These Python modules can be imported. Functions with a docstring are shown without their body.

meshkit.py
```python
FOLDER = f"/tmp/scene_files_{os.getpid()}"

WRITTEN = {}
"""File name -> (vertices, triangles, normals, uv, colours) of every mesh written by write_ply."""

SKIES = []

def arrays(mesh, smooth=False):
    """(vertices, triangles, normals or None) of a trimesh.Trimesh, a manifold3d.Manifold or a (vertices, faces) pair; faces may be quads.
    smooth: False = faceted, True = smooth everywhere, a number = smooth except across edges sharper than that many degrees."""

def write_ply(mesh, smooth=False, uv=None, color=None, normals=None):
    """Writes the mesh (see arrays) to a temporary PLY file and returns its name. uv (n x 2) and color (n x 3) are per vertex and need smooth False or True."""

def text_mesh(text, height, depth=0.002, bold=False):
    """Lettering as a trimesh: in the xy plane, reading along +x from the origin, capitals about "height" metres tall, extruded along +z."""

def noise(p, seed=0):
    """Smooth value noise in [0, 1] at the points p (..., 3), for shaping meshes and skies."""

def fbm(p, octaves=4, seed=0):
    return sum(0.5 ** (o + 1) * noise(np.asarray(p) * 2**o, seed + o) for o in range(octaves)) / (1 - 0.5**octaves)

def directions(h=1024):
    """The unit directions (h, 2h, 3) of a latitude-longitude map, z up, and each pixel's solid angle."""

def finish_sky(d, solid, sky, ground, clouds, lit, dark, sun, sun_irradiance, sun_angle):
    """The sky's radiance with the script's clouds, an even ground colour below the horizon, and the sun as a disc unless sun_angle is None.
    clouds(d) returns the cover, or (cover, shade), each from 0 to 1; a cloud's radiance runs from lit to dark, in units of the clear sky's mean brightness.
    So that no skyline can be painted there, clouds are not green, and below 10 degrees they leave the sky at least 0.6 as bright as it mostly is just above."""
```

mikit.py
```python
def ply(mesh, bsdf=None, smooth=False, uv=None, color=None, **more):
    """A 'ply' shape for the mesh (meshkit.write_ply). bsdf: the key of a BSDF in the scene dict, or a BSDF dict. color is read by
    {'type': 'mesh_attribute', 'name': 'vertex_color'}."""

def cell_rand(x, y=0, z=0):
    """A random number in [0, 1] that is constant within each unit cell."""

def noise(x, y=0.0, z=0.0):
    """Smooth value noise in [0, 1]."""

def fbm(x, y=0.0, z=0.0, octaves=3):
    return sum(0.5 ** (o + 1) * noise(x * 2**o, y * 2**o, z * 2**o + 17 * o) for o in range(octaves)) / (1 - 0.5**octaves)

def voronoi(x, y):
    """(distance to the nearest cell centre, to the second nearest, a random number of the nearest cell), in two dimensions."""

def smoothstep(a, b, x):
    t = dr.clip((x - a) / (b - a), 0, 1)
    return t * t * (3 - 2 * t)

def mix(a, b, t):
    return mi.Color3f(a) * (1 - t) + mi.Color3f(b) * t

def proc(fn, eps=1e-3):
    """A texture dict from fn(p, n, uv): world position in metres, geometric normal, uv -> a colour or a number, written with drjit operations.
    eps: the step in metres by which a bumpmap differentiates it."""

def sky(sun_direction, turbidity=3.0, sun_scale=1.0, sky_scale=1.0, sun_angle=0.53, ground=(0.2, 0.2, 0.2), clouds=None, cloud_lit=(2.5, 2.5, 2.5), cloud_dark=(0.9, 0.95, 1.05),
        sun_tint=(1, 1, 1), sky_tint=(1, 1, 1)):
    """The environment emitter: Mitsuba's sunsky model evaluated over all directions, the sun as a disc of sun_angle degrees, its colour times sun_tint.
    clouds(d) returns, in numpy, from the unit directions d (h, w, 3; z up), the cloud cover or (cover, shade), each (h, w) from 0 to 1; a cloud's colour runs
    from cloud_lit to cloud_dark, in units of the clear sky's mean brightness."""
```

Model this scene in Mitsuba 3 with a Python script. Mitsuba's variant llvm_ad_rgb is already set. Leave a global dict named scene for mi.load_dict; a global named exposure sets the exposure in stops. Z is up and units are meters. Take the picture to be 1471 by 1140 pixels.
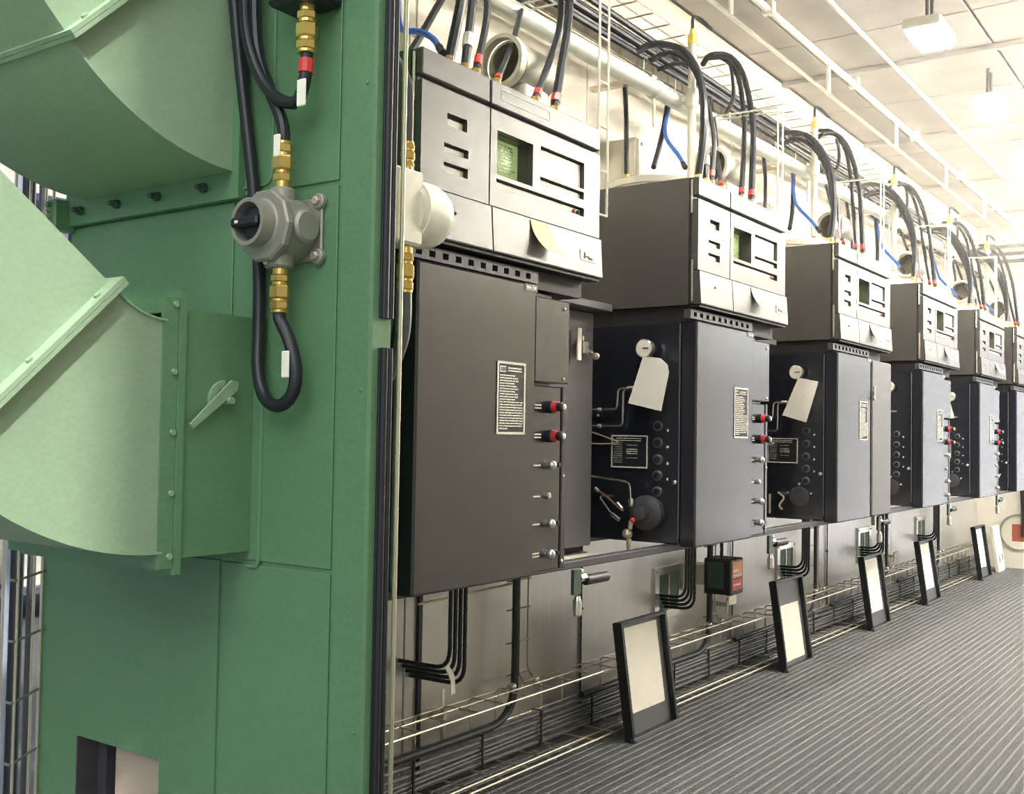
import math, random
import numpy as np, trimesh, manifold3d
import drjit as dr
import mitsuba as mi
import mikit, meshkit
from mikit import proc, noise, fbm, smoothstep, mix

T = mi.ScalarTransform4f
scene, labels = {}, {}
rng = random.Random(7)

# ------------------------------------------------------------------ camera, sky, lamps, exposure
FOC, YAW, PIT, ROL = 1538.1, 0.617244, 0.0349123, 0.0164627
CAM = np.array([0.0, 0.0, 0.85])
_F = np.array([math.cos(YAW) * math.cos(PIT), math.sin(YAW) * math.cos(PIT), math.sin(PIT)])
_R0 = np.array([math.sin(YAW), -math.cos(YAW), 0.0])
_U0 = np.cross(_R0, _F)
_R = math.cos(ROL) * _R0 + math.sin(ROL) * _U0
_U = -math.sin(ROL) * _R0 + math.cos(ROL) * _U0
_m = np.eye(4)
_m[:3, 0], _m[:3, 1], _m[:3, 2], _m[:3, 3] = -_R, _U, _F, CAM
scene['camera'] = {'type': 'perspective', 'fov_axis': 'x', 'fov': 2 * math.degrees(math.atan(735.5 / FOC)),
                   'near_clip': 0.05, 'far_clip': 100.0, 'to_world': T(_m.tolist())}
exposure = 1.6
SUN = (-0.47, -0.58, 0.70)
scene['sky'] = mikit.sky(SUN, turbidity=4.0, sun_scale=1.25, sky_scale=9.5, sun_angle=1.7, ground=(0.45, 0.44, 0.41),
                         sky_tint=(1.12, 1.0, 0.86), sun_tint=(0.86, 1.0, 1.28),
                         clouds=lambda d: 0.8 + 0.18 * meshkit.fbm(d * 3.0), cloud_lit=(1.12, 1.12, 1.08), cloud_dark=(0.9, 0.92, 0.94))
LAMP = (54.0, 50.5, 44.5)
WALL_LAMP = (22.0, 20.6, 18.0)
TRANSOM = (6.5, 6.1, 5.4)          # radiance of the fluorescent diffusers
X_BACK, Y_WALL, Z_CEIL, X_END, Y_AISLE = 1.1, 1.66, 2.34, 7.9, -0.40


def at(px, py, axis, value):
    """The point of the plane axis = value (0 x, 1 y, 2 z) that a ray from the camera meets."""
    r = _F + _R * (px - 735.5) / FOC + _U * (570 - py) / FOC
    return CAM + r * ((value - CAM[axis]) / r[axis])


# ------------------------------------------------------------------ materials
def rgb(*c):
    return {'type': 'rgb', 'value': [float(x) for x in c]}


def mat(name, col, rough=0.5, metal=0.0, spec=0.5, **kw):
    base = col if isinstance(col, dict) else rgb(*col)
    scene[name] = {'type': 'twosided', 'bsdf': {'type': 'principled', 'base_color': base, 'roughness': rough, 'metallic': metal, 'specular': spec, **kw}}


def green_fn(p, n, uv):
    a = fbm(p.x * 2.2, p.y * 2.2, p.z * 2.2)
    b = noise(p.x * 160, p.y * 160, p.z * 160)
    c = mix([0.098, 0.215, 0.108], [0.126, 0.262, 0.136], a)
    chip = smoothstep(0.985, 0.995, noise(p.x * 70 + 3, p.y * 70, p.z * 70))
    return mix(c * (0.94 + 0.12 * b), [0.5, 0.55, 0.48], chip * 0.6)


def pale_fn(p, n, uv):
    a = fbm(p.x * 3, p.y * 3, p.z * 3)
    b = noise(p.x * 190, p.y * 190, p.z * 190)
    return mix([0.240, 0.345, 0.228], [0.290, 0.405, 0.268], a) * (0.95 + 0.1 * b)


def steel_fn(p, n, uv):
    a = fbm(p.x * 2.0, p.y * 2.0, p.z * 1.2)
    b = fbm(p.x * 90, p.y * 90, p.z * 3.0)
    return mix([0.50, 0.48, 0.45], [0.74, 0.72, 0.68], 0.7 * a + 0.3 * b)


def ceil_fn(p, n, uv):
    a = fbm(p.x * 1.3, p.y * 1.3, p.z)
    b = fbm(p.x * 14, p.y * 5, p.z)
    return mix([0.30, 0.285, 0.275], [0.48, 0.46, 0.44], 0.6 * a + 0.4 * b)


def floor_fn(p, n, uv):
    a = fbm(p.x * 2.5, p.y * 2.5, 0.0)
    b = noise(p.x * 260, p.y * 260, 0.0)
    return mix([0.060, 0.066, 0.070], [0.090, 0.097, 0.101], 0.7 * a + 0.3 * b)


mat('m_green', proc(green_fn), 0.42)
mat('m_pale', proc(pale_fn), 0.45)
mat('m_steel', proc(steel_fn), 0.34, 0.6)
mat('m_ceiling', proc(ceil_fn), 0.6)
mat('m_floor', proc(floor_fn), 0.48)
mat('m_stud', (0.135, 0.143, 0.145), 0.55, 0.0, 0.4)
mat('m_wiredark', (0.34, 0.31, 0.25), 0.4, 0.6)
mat('m_yard', (0.58, 0.58, 0.60), 0.8)
mat('m_rack', (0.09, 0.11, 0.16), 0.6)
mat('m_rust', (0.38, 0.10, 0.06), 0.6)
mat('m_darkgreen', (0.045, 0.075, 0.055), 0.5)
mat('m_housing', (0.050, 0.048, 0.046), 0.40, 0.0, 0.9)
mat('m_oven', (0.015, 0.017, 0.024), 0.20, 0.0, 0.95)
mat('m_gap', (0.008, 0.008, 0.011), 0.6)
mat('m_rubber', (0.013, 0.014, 0.019), 0.42)
mat('m_cable', (0.012, 0.015, 0.020), 0.38)
mat('m_greycable', (0.075, 0.078, 0.08), 0.4)
mat('m_white', (0.80, 0.77, 0.68), 0.55)
mat('m_wall', (0.78, 0.74, 0.65), 0.6)
mat('m_cream', (0.78, 0.74, 0.62), 0.45)
mat('m_paper', (0.92, 0.88, 0.78), 0.75)
mat('m_note', (0.82, 0.74, 0.40), 0.75)
mat('m_wire', (0.66, 0.60, 0.48), 0.36, 0.75)
mat('m_chrome', (0.80, 0.77, 0.70), 0.22, 0.95)
mat('m_brass', (0.74, 0.52, 0.17), 0.28, 0.9)
mat('m_copper', (0.70, 0.42, 0.25), 0.3, 0.9)
mat('m_cast', (0.34, 0.33, 0.285), 0.5, 0.5)
mat('m_red', (0.62, 0.05, 0.05), 0.4)
mat('m_blue', (0.03, 0.11, 0.42), 0.4)
mat('m_pipe', (0.58, 0.60, 0.55), 0.38)
mat('m_screen', (0.40, 0.50, 0.24), 0.35, 0.0, 0.3)
mat('m_screentext', (0.16, 0.27, 0.10), 0.4)
mat('m_keys', (0.70, 0.68, 0.62), 0.45)
mat('m_panel', (0.085, 0.085, 0.092), 0.45)
mat('m_dark', (0.05, 0.05, 0.058), 0.5)
mat('m_beige', (0.44, 0.36, 0.28), 0.7)
mat('m_bluegrey', (0.28, 0.32, 0.40), 0.6)
mat('m_orange', (0.75, 0.32, 0.16), 0.5)
mat('m_yellow', (0.75, 0.60, 0.12), 0.45)
scene['m_glass'] = {'type': 'thindielectric'}
scene['m_lamp'] = {'type': 'diffuse', 'reflectance': rgb(0.8, 0.8, 0.75)}


# ------------------------------------------------------------------ shapes
def cat(*ms):
    flat = []
    for m in ms:
        flat += m if isinstance(m, (list, tuple)) else [m]
    return trimesh.util.concatenate(flat)


def box(x0, x1, y0, y1, z0, z1, r=0.0):
    x0, x1, y0, y1, z0, z1 = min(x0, x1), max(x0, x1), min(y0, y1), max(y0, y1), min(z0, z1), max(z0, z1)
    if r <= 0:
        m = trimesh.creation.box((x1 - x0, y1 - y0, z1 - z0))
        m.apply_translation(((x0 + x1) / 2, (y0 + y1) / 2, (z0 + z1) / 2))
        return m
    r = min(r, (x1 - x0) / 3, (y1 - y0) / 3, (z1 - z0) / 3)
    pts = []
    for a in (0, 1):
        for b in (0, 1):
            for c in (0, 1):
                q = np.array([x1 if a else x0, y1 if b else y0, z1 if c else z0])
                s = np.array([-1 if a else 1, -1 if b else 1, -1 if c else 1]) * r
                for k in range(3):
                    o = s.copy()
                    o[k] = 0
                    pts.append(q + o)
    return trimesh.convex.convex_hull(np.array(pts))


def MB(x0, x1, y0, y1, z0, z1):
    return manifold3d.Manifold.cube((x1 - x0, y1 - y0, z1 - z0)).translate((x0, y0, z0))


def to_tri(m):
    q = m.to_mesh()
    return trimesh.Trimesh(np.array(q.vert_properties[:, :3]), np.array(q.tri_verts), process=False)


def frame_of(d):
    d = np.asarray(d, float)
    d = d / np.linalg.norm(d)
    a = np.cross(d, [0, 0, 1.0] if abs(d[2]) < 0.9 else [1.0, 0, 0])
    a /= np.linalg.norm(a)
    return d, a, np.cross(d, a)


def lathe(p, d, prof, n=20):
    """A solid of revolution about the axis from p along d; prof is a list of (distance, radius)."""
    p = np.asarray(p, float)
    d, a, b = frame_of(d)
    ang = np.arange(n) * 2 * np.pi / n
    ring = np.cos(ang)[:, None] * a + np.sin(ang)[:, None] * b
    v = np.vstack([p + d * s + ring * r for s, r in prof] + [[p + d * prof[0][0]], [p + d * prof[-1][0]]])
    f, k = [], len(prof)
    for i in range(k - 1):
        for j in range(n):
            q = (i * n + j, i * n + (j + 1) % n, (i + 1) * n + (j + 1) % n, (i + 1) * n + j)
            f += [(q[0], q[1], q[2]), (q[0], q[2], q[3])]
    for j in range(n):
        f += [(k * n, (j + 1) % n, j), (k * n + 1, (k - 1) * n + j, (k - 1) * n + (j + 1) % n)]
    m = trimesh.Trimesh(v, np.array(f), process=False)
    return m


def cyl(p0, p1, r, n=14):
    p0, p1 = np.asarray(p0, float), np.asarray(p1, float)
    L = np.linalg.norm(p1 - p0)
    c = min(r * 0.15, L * 0.2)
    return lathe(p0, p1 - p0, [(0, r - c), (c, r), (L - c, r), (L, r - c)], n)


def rod(p0, p1, r, n=6):
    p0, p1 = np.asarray(p0, float), np.asarray(p1, float)
    return lathe(p0, p1 - p0, [(0, r), (np.linalg.norm(p1 - p0), r)], n)


def ball(p, r, n=14):
    return lathe(np.asarray(p, float) - [0, 0, r], (0, 0, 1), [(r - r * math.cos(t), max(1e-5, r * math.sin(t))) for t in np.linspace(0, math.pi, 9)], n)


def ring(p, d, ro, ri, w, n=28):
    """A flat ring about the axis d through p, w long."""
    p = np.asarray(p, float)
    d, a, b = frame_of(d)
    ang = np.arange(n) * 2 * np.pi / n
    c = np.cos(ang)[:, None] * a + np.sin(ang)[:, None] * b
    v = np.vstack([p + c * ro, p + d * w + c * ro, p + d * w + c * ri, p + c * ri])
    f = []
    for i in range(4):
        for j in range(n):
            q = (i * n + j, i * n + (j + 1) % n, (i + 1) % 4 * n + (j + 1) % n, (i + 1) % 4 * n + j)
            f += [(q[0], q[1], q[2]), (q[0], q[2], q[3])]
    return trimesh.Trimesh(v, np.array(f), process=False)


def spline(pts, k=6):
    p = np.array(pts, float)
    if len(p) < 3 or k <= 1:
        return p
    q = np.vstack([2 * p[0] - p[1], p, 2 * p[-1] - p[-2]])
    out = []
    for i in range(1, len(q) - 2):
        for t in np.arange(k) / k:
            a, b, c, d = q[i - 1], q[i], q[i + 1], q[i + 2]
            out.append(0.5 * (2 * b + (c - a) * t + (2 * a - 5 * b + 4 * c - d) * t * t + (3 * b - a - 3 * c + d) * t ** 3))
    return np.array(out + [p[-1]])


def fillet(pts, r, k=5):
    """A polyline with its corners rounded to about r."""
    p = [np.array(q, float) for q in pts]
    out = [p[0]]
    for i in range(1, len(p) - 1):
        a, b, c = p[i - 1], p[i], p[i + 1]
        la, lc = np.linalg.norm(a - b), np.linalg.norm(c - b)
        s = min(r, la * 0.45, lc * 0.45)
        u, w = b + (a - b) / la * s, b + (c - b) / lc * s
        for t in np.linspace(0, 1, k):
            out.append((1 - t) ** 2 * u + 2 * t * (1 - t) * b + t * t * w)
    return np.array(out + [p[-1]])


def tube(path, r, n=8):
    p = np.asarray(path, float)
    t = np.gradient(p, axis=0)
    t /= np.linalg.norm(t, axis=1, keepdims=True) + 1e-12
    _, a, _ = frame_of(t[0])
    ang = np.arange(n) * 2 * np.pi / n
    v = []
    for i in range(len(p)):
        a = a - t[i] * (a @ t[i])
        a /= np.linalg.norm(a) + 1e-12
        b = np.cross(t[i], a)
        v.append(p[i] + r * (np.cos(ang)[:, None] * a + np.sin(ang)[:, None] * b))
    v = np.vstack(v + [[p[0]], [p[-1]]])
    f, k = [], len(p)
    for i in range(k - 1):
        for j in range(n):
            q = (i * n + j, i * n + (j + 1) % n, (i + 1) * n + (j + 1) % n, (i + 1) * n + j)
            f += [(q[0], q[1], q[2]), (q[0], q[2], q[3])]
    for j in range(n):
        f += [(k * n, (j + 1) % n, j), (k * n + 1, (k - 1) * n + j, (k - 1) * n + (j + 1) % n)]
    return trimesh.Trimesh(v, np.array(f), process=False)


def hexa(p, d, r, h):
    return lathe(p, d, [(0, r * 0.9), (h * 0.12, r), (h * 0.88, r), (h, r * 0.9)], 6)


def prism_y(poly, y0, y1):
    """A convex-or-not polygon of (x, z) extruded along y."""
    from shapely.geometry import Polygon
    m = trimesh.creation.extrude_polygon(Polygon(poly), y1 - y0, engine='earcut')
    v = m.vertices.copy()
    m.vertices = np.stack([v[:, 0], y1 - v[:, 2], v[:, 1]], 1)
    return m


def prism_x(poly, x0, x1):
    """A polygon of (y, z) extruded along x."""
    from shapely.geometry import Polygon
    m = trimesh.creation.extrude_polygon(Polygon(poly), x1 - x0, engine='earcut')
    v = m.vertices.copy()
    m.vertices = np.stack([x0 + v[:, 2], v[:, 0], v[:, 1]], 1)
    return m


# ------------------------------------------------------------------ naming
def key_for(base):
    if base not in scene and base not in labels:
        return base
    i = 1
    while f'{base}_{i:03d}' in scene or f'{base}_{i:03d}' in labels:
        i += 1
    return f'{base}_{i:03d}'


def tag(key, label=None, category=None, group=None, kind=None):
    labels[key] = {k: v for k, v in (('label', label), ('category', category), ('group', group), ('kind', kind)) if v}


def thing(name, label, category, group=None):
    key = key_for(name)
    tag(key, label, category, group)
    return key


def part(parent, name, mesh, m, smooth=35, label=None, kind=None, **kw):
    key = key_for(f'{parent}__{name}' if parent else name)
    if isinstance(mesh, dict):
        scene[key] = mesh
    else:
        scene[key] = mikit.ply(mesh, m, smooth=smooth, **kw)
    if label or kind:
        tag(key, label, None, None, kind)
    return key


def solo(name, mesh, m, label, category, group=None, smooth=35, kind=None):
    key = key_for(name)
    scene[key] = mikit.ply(mesh, m, smooth=smooth)
    tag(key, label, category, group, kind)
    return key


def struct(name, mesh, m, smooth=False):
    scene[name] = mikit.ply(mesh, m, smooth=smooth)
    labels[name] = {'kind': 'structure'}
    return name


ORDG = ['nearest to', 'second from', 'third from', 'fourth from', 'fifth from', 'sixth from']
ORD = ['nearest', 'second', 'third', 'fourth', 'fifth', 'sixth']
UX = [1.347, 2.402, 3.450, 4.495, 5.530, 6.455]          # left edge of each analyser, along the wall
YF = 1.15                                                # their front plane

# ------------------------------------------------------------------ the setting
struct('floor', box(-4, X_END + 0.3, -3.5, 5.5, -0.10, 0.0), 'm_floor')
# a raised tread grating: ribs along the aisle joined by short cross bars over the dark base
RIB, BAR, TH = 0.0275, 0.0125, 0.004
rows = [y for y in np.arange(0.03, Y_WALL - 0.02, RIB)]
for y in rows:
    x0 = max(1.30, y / 0.82)
    x1 = min(X_END - 0.002, (y + 0.25) / 0.16)
    part('floor', 'tread_rib', box(x0, x1, y - .0042, y + .0042, 0, TH, .0015), 'm_stud', smooth=False)
c, sy = .0046, (RIB - .0084) / 2
tmpl = np.array([[-c, -sy, 0], [c, -sy, 0], [c, sy, 0], [-c, sy, 0], [-c * .6, -sy, TH * .85], [c * .6, -sy, TH * .85], [c * .6, sy, TH * .85], [-c * .6, sy, TH * .85]])
tf = np.array([[1, 2, 6], [1, 6, 5], [3, 0, 4], [3, 4, 7], [4, 5, 6], [4, 6, 7]])
st_v, st_f, n_st = [], [], 0
for j, y in enumerate(rows):
    for x in np.arange(max(1.30, y / 0.82), min(X_END - 0.01, (y + 0.25) / 0.16), BAR) + (BAR / 2 if j % 2 else 0):
        st_v.append(tmpl + [x, y + RIB / 2, 0])
        st_f.append(tf + 8 * n_st)
        n_st += 1
part('floor', 'tread_bars', trimesh.Trimesh(np.vstack(st_v), np.vstack(st_f), process=False), 'm_stud', smooth=False, kind='stuff')

struct('wall_back', box(X_BACK + 0.08, X_END, Y_WALL + 0.012, Y_WALL + 0.10, 0, Z_CEIL), 'm_wall')
xb = [X_BACK + 0.08, 1.92, 2.70, 3.75, 4.80, 5.85, 6.90, X_END]
for a, b in zip(xb[:-1], xb[1:]):
    part('wall_back', 'steel_panel', box(a + 0.002, b - 0.002, Y_WALL, Y_WALL + 0.012, 0.0, 1.05, 0.002), 'm_steel', smooth=False)
for a, b in zip(xb[:-1], xb[1:]):
    part('wall_back', 'painted_panel', box(a + 0.002, b - 0.002, Y_WALL, Y_WALL + 0.012, 1.054, Z_CEIL - 0.005, 0.002), 'm_wall', smooth=False)
struct('wall_end', to_tri(MB(X_END, X_END + 0.1, Y_AISLE, Y_WALL + 0.1, 0, Z_CEIL) - MB(X_END - 1, X_END + 1, -0.30, 1.16, 0.0, 1.74)), 'm_wall')   # an open doorway to the daylight
struct('trim_1', to_tri(MB(X_END - 0.03, X_END, -0.36, 1.22, 0.0, 1.79) - MB(X_END - 1, X_END + 1, -0.30, 1.16, -1, 1.74)), 'm_cream')
struct('wall_aisle', to_tri(MB(-0.50, X_END, Y_AISLE - 0.10, Y_AISLE, 0, 3.9) - MB(5.7, X_END - 0.15, -1, 0, -0.1, 2.15)), 'm_cream')   # with a wide side opening near its far end
struct('ceiling_canopy', box(5.2, X_END + 0.4, -2.6, Y_AISLE - 0.11, 2.30, 2.36), 'm_cream')
struct('wall_yard', box(11.0, 11.2, -9.0, 3.0, 0, 1.7), 'm_yard')
struct('floor_yard', box(X_END + 0.31, 11.0, -9.0, 3.0, -0.10, 0.0), 'm_yard')
struct('ceiling', box(X_BACK + .07, X_END + 0.1, Y_AISLE, Y_WALL + 0.1, Z_CEIL + 0.012, Z_CEIL + 0.10), 'm_ceiling')
cx = np.arange(1.18, X_END, 0.90)
cy = [Y_AISLE, 0.24, 0.84, 1.44, Y_WALL]
for i in range(len(cx)):
    for j in range(4):
        x1 = cx[i + 1] if i + 1 < len(cx) else X_END
        part('ceiling', 'panel', box(cx[i] + 0.004, x1 - 0.004, cy[j] + 0.004, cy[j + 1] - 0.004, Z_CEIL, Z_CEIL + 0.012, 0.003), 'm_ceiling', smooth=False)

# ------------------------------------------------------------------ green end cabinet (the partition) at x = 1.1
YC = 1.022                                                # its front edge, toward the aisle
Y_LEFT = 1.822
g = thing('green_cabinet', 'tall green painted steel enclosure end panel carrying the ducts', 'cabinet')
b0, b1 = at(113, 1055, 0, 1.1), at(231, 1090, 0, 1.1)
y_o0, y_o1, z_o = b1[1], b0[1], 0.318
Y_TOP = 1.757                                             # the upper part is narrower
body = MB(1.10, 1.135, YC, Y_LEFT, 0.0, 0.80) + MB(1.10, 1.135, YC, Y_TOP, 0.79, 2.6) - MB(1.0, 1.2, y_o0, y_o1, -0.1, z_o)
part(g, 'body', to_tri(body), 'm_green', smooth=False)
part(g, 'edge_cover', box(1.094, 1.1395, YC - 0.003, 1.085, 0.0, 2.6, 0.004), 'm_green', label='folded corner strip')
part(g, 'corner_post', box(1.1405, 1.154, YC + 0.055, YC + 0.11, 0.0, 2.6, 0.003), 'm_green')
for (ya, yb, za, zb) in ((1.327, 1.81, 0.0, 0.648), (1.09, 1.319, 0.0, 0.648)):
    if ya > 1.2:
        q = MB(1.0965, 1.0999, ya, yb, za + 0.001, zb) - MB(1.0, 1.2, y_o0, y_o1, -0.1, z_o)
        part(g, 'lower_panel', to_tri(q), 'm_green', smooth=False)
    else:
        part(g, 'lower_panel', box(1.0965, 1.0999, ya, yb, za + 0.001, zb, 0.0015), 'm_green', smooth=False)
part(g, 'middle_panel', box(1.0965, 1.0999, 1.315, 1.752, 0.654, 1.205, 0.0015), 'm_green', smooth=False)
part(g, 'middle_panel', box(1.0965, 1.0999, 1.09, 1.309, 0.654, 1.205, 0.0015), 'm_green', smooth=False)
part(g, 'upper_panel', box(1.0965, 1.0999, 1.09, 1.752, 1.211, 2.55, 0.0015), 'm_green', smooth=False)
gk = fillet([(1.0955, 1.228, 1.60), (1.0955, 1.228, 1.222), (1.0955, 1.30, 1.222)], 0.02)
part(g, 'gasket_bead', tube(gk, 0.003, 8), 'm_green')
gk = fillet([(1.0955, 1.238, 1.02), (1.0955, 1.238, 0.645), (1.0955, 1.262, 0.645)], 0.02)
part(g, 'gasket_bead', tube(gk, 0.0035, 8), 'm_green')
part(g, 'opening_liner', box(1.135, 1.17, y_o0 - 0.02, y_o1 - 0.058, 0.0, z_o + 0.02), 'm_beige', smooth=False, label='beige board behind the opening')
part(g, 'opening_jamb', box(1.0966, 1.1355, y_o1 - 0.004, y_o1 - 0.0005, 0.0, z_o - .0005), 'm_dark', smooth=False, label='dark jamb of the opening')
part(g, 'opening_lip', box(1.136, 1.176, y_o1 - 0.03, y_o1 + .01, 0.0, z_o + 0.01), 'm_dark', smooth=False, label='dark side of the opening')
part(g, 'opening_back', box(1.1705, 1.176, y_o0 - 0.02, y_o1 - 0.031, 0.0, z_o + 0.019), 'm_dark', smooth=False)
for py in (1055, 560, 120):
    c = at(522, py, 0, 1.094)
    part(g, 'screw', lathe((1.095, 1.035, c[2]), (-1, 0, 0), [(0, .004), (.002, .0035), (.003, .001)], 10), 'm_green')

# black rubber seals on the edge and the gap between them
for z0, z1, t in ((1.010, 2.60, 'upper'), (0.0, 0.968, 'lower')):
    k = thing('rubber_seal', f'{"long black rubber seal on the green cabinet edge, above the green gap" if t == "upper" else "black rubber seal on the green cabinet edge, below the green gap"}', 'seal')
    part(k, 'lip', tube([(1.1165, YC - 0.0085, z0), (1.1165, YC - 0.0085, z1)], 0.0058, 12), 'm_rubber')
    part(k, 'base', box(1.110, 1.134, YC - 0.0065, YC - 0.003, z0, z1, 0.001), 'm_rubber')
    part(k, 'fin', tube([(1.1290, YC - 0.0085, z0), (1.1290, YC - 0.0085, z1)], 0.0042, 10), 'm_rubber')

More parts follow.
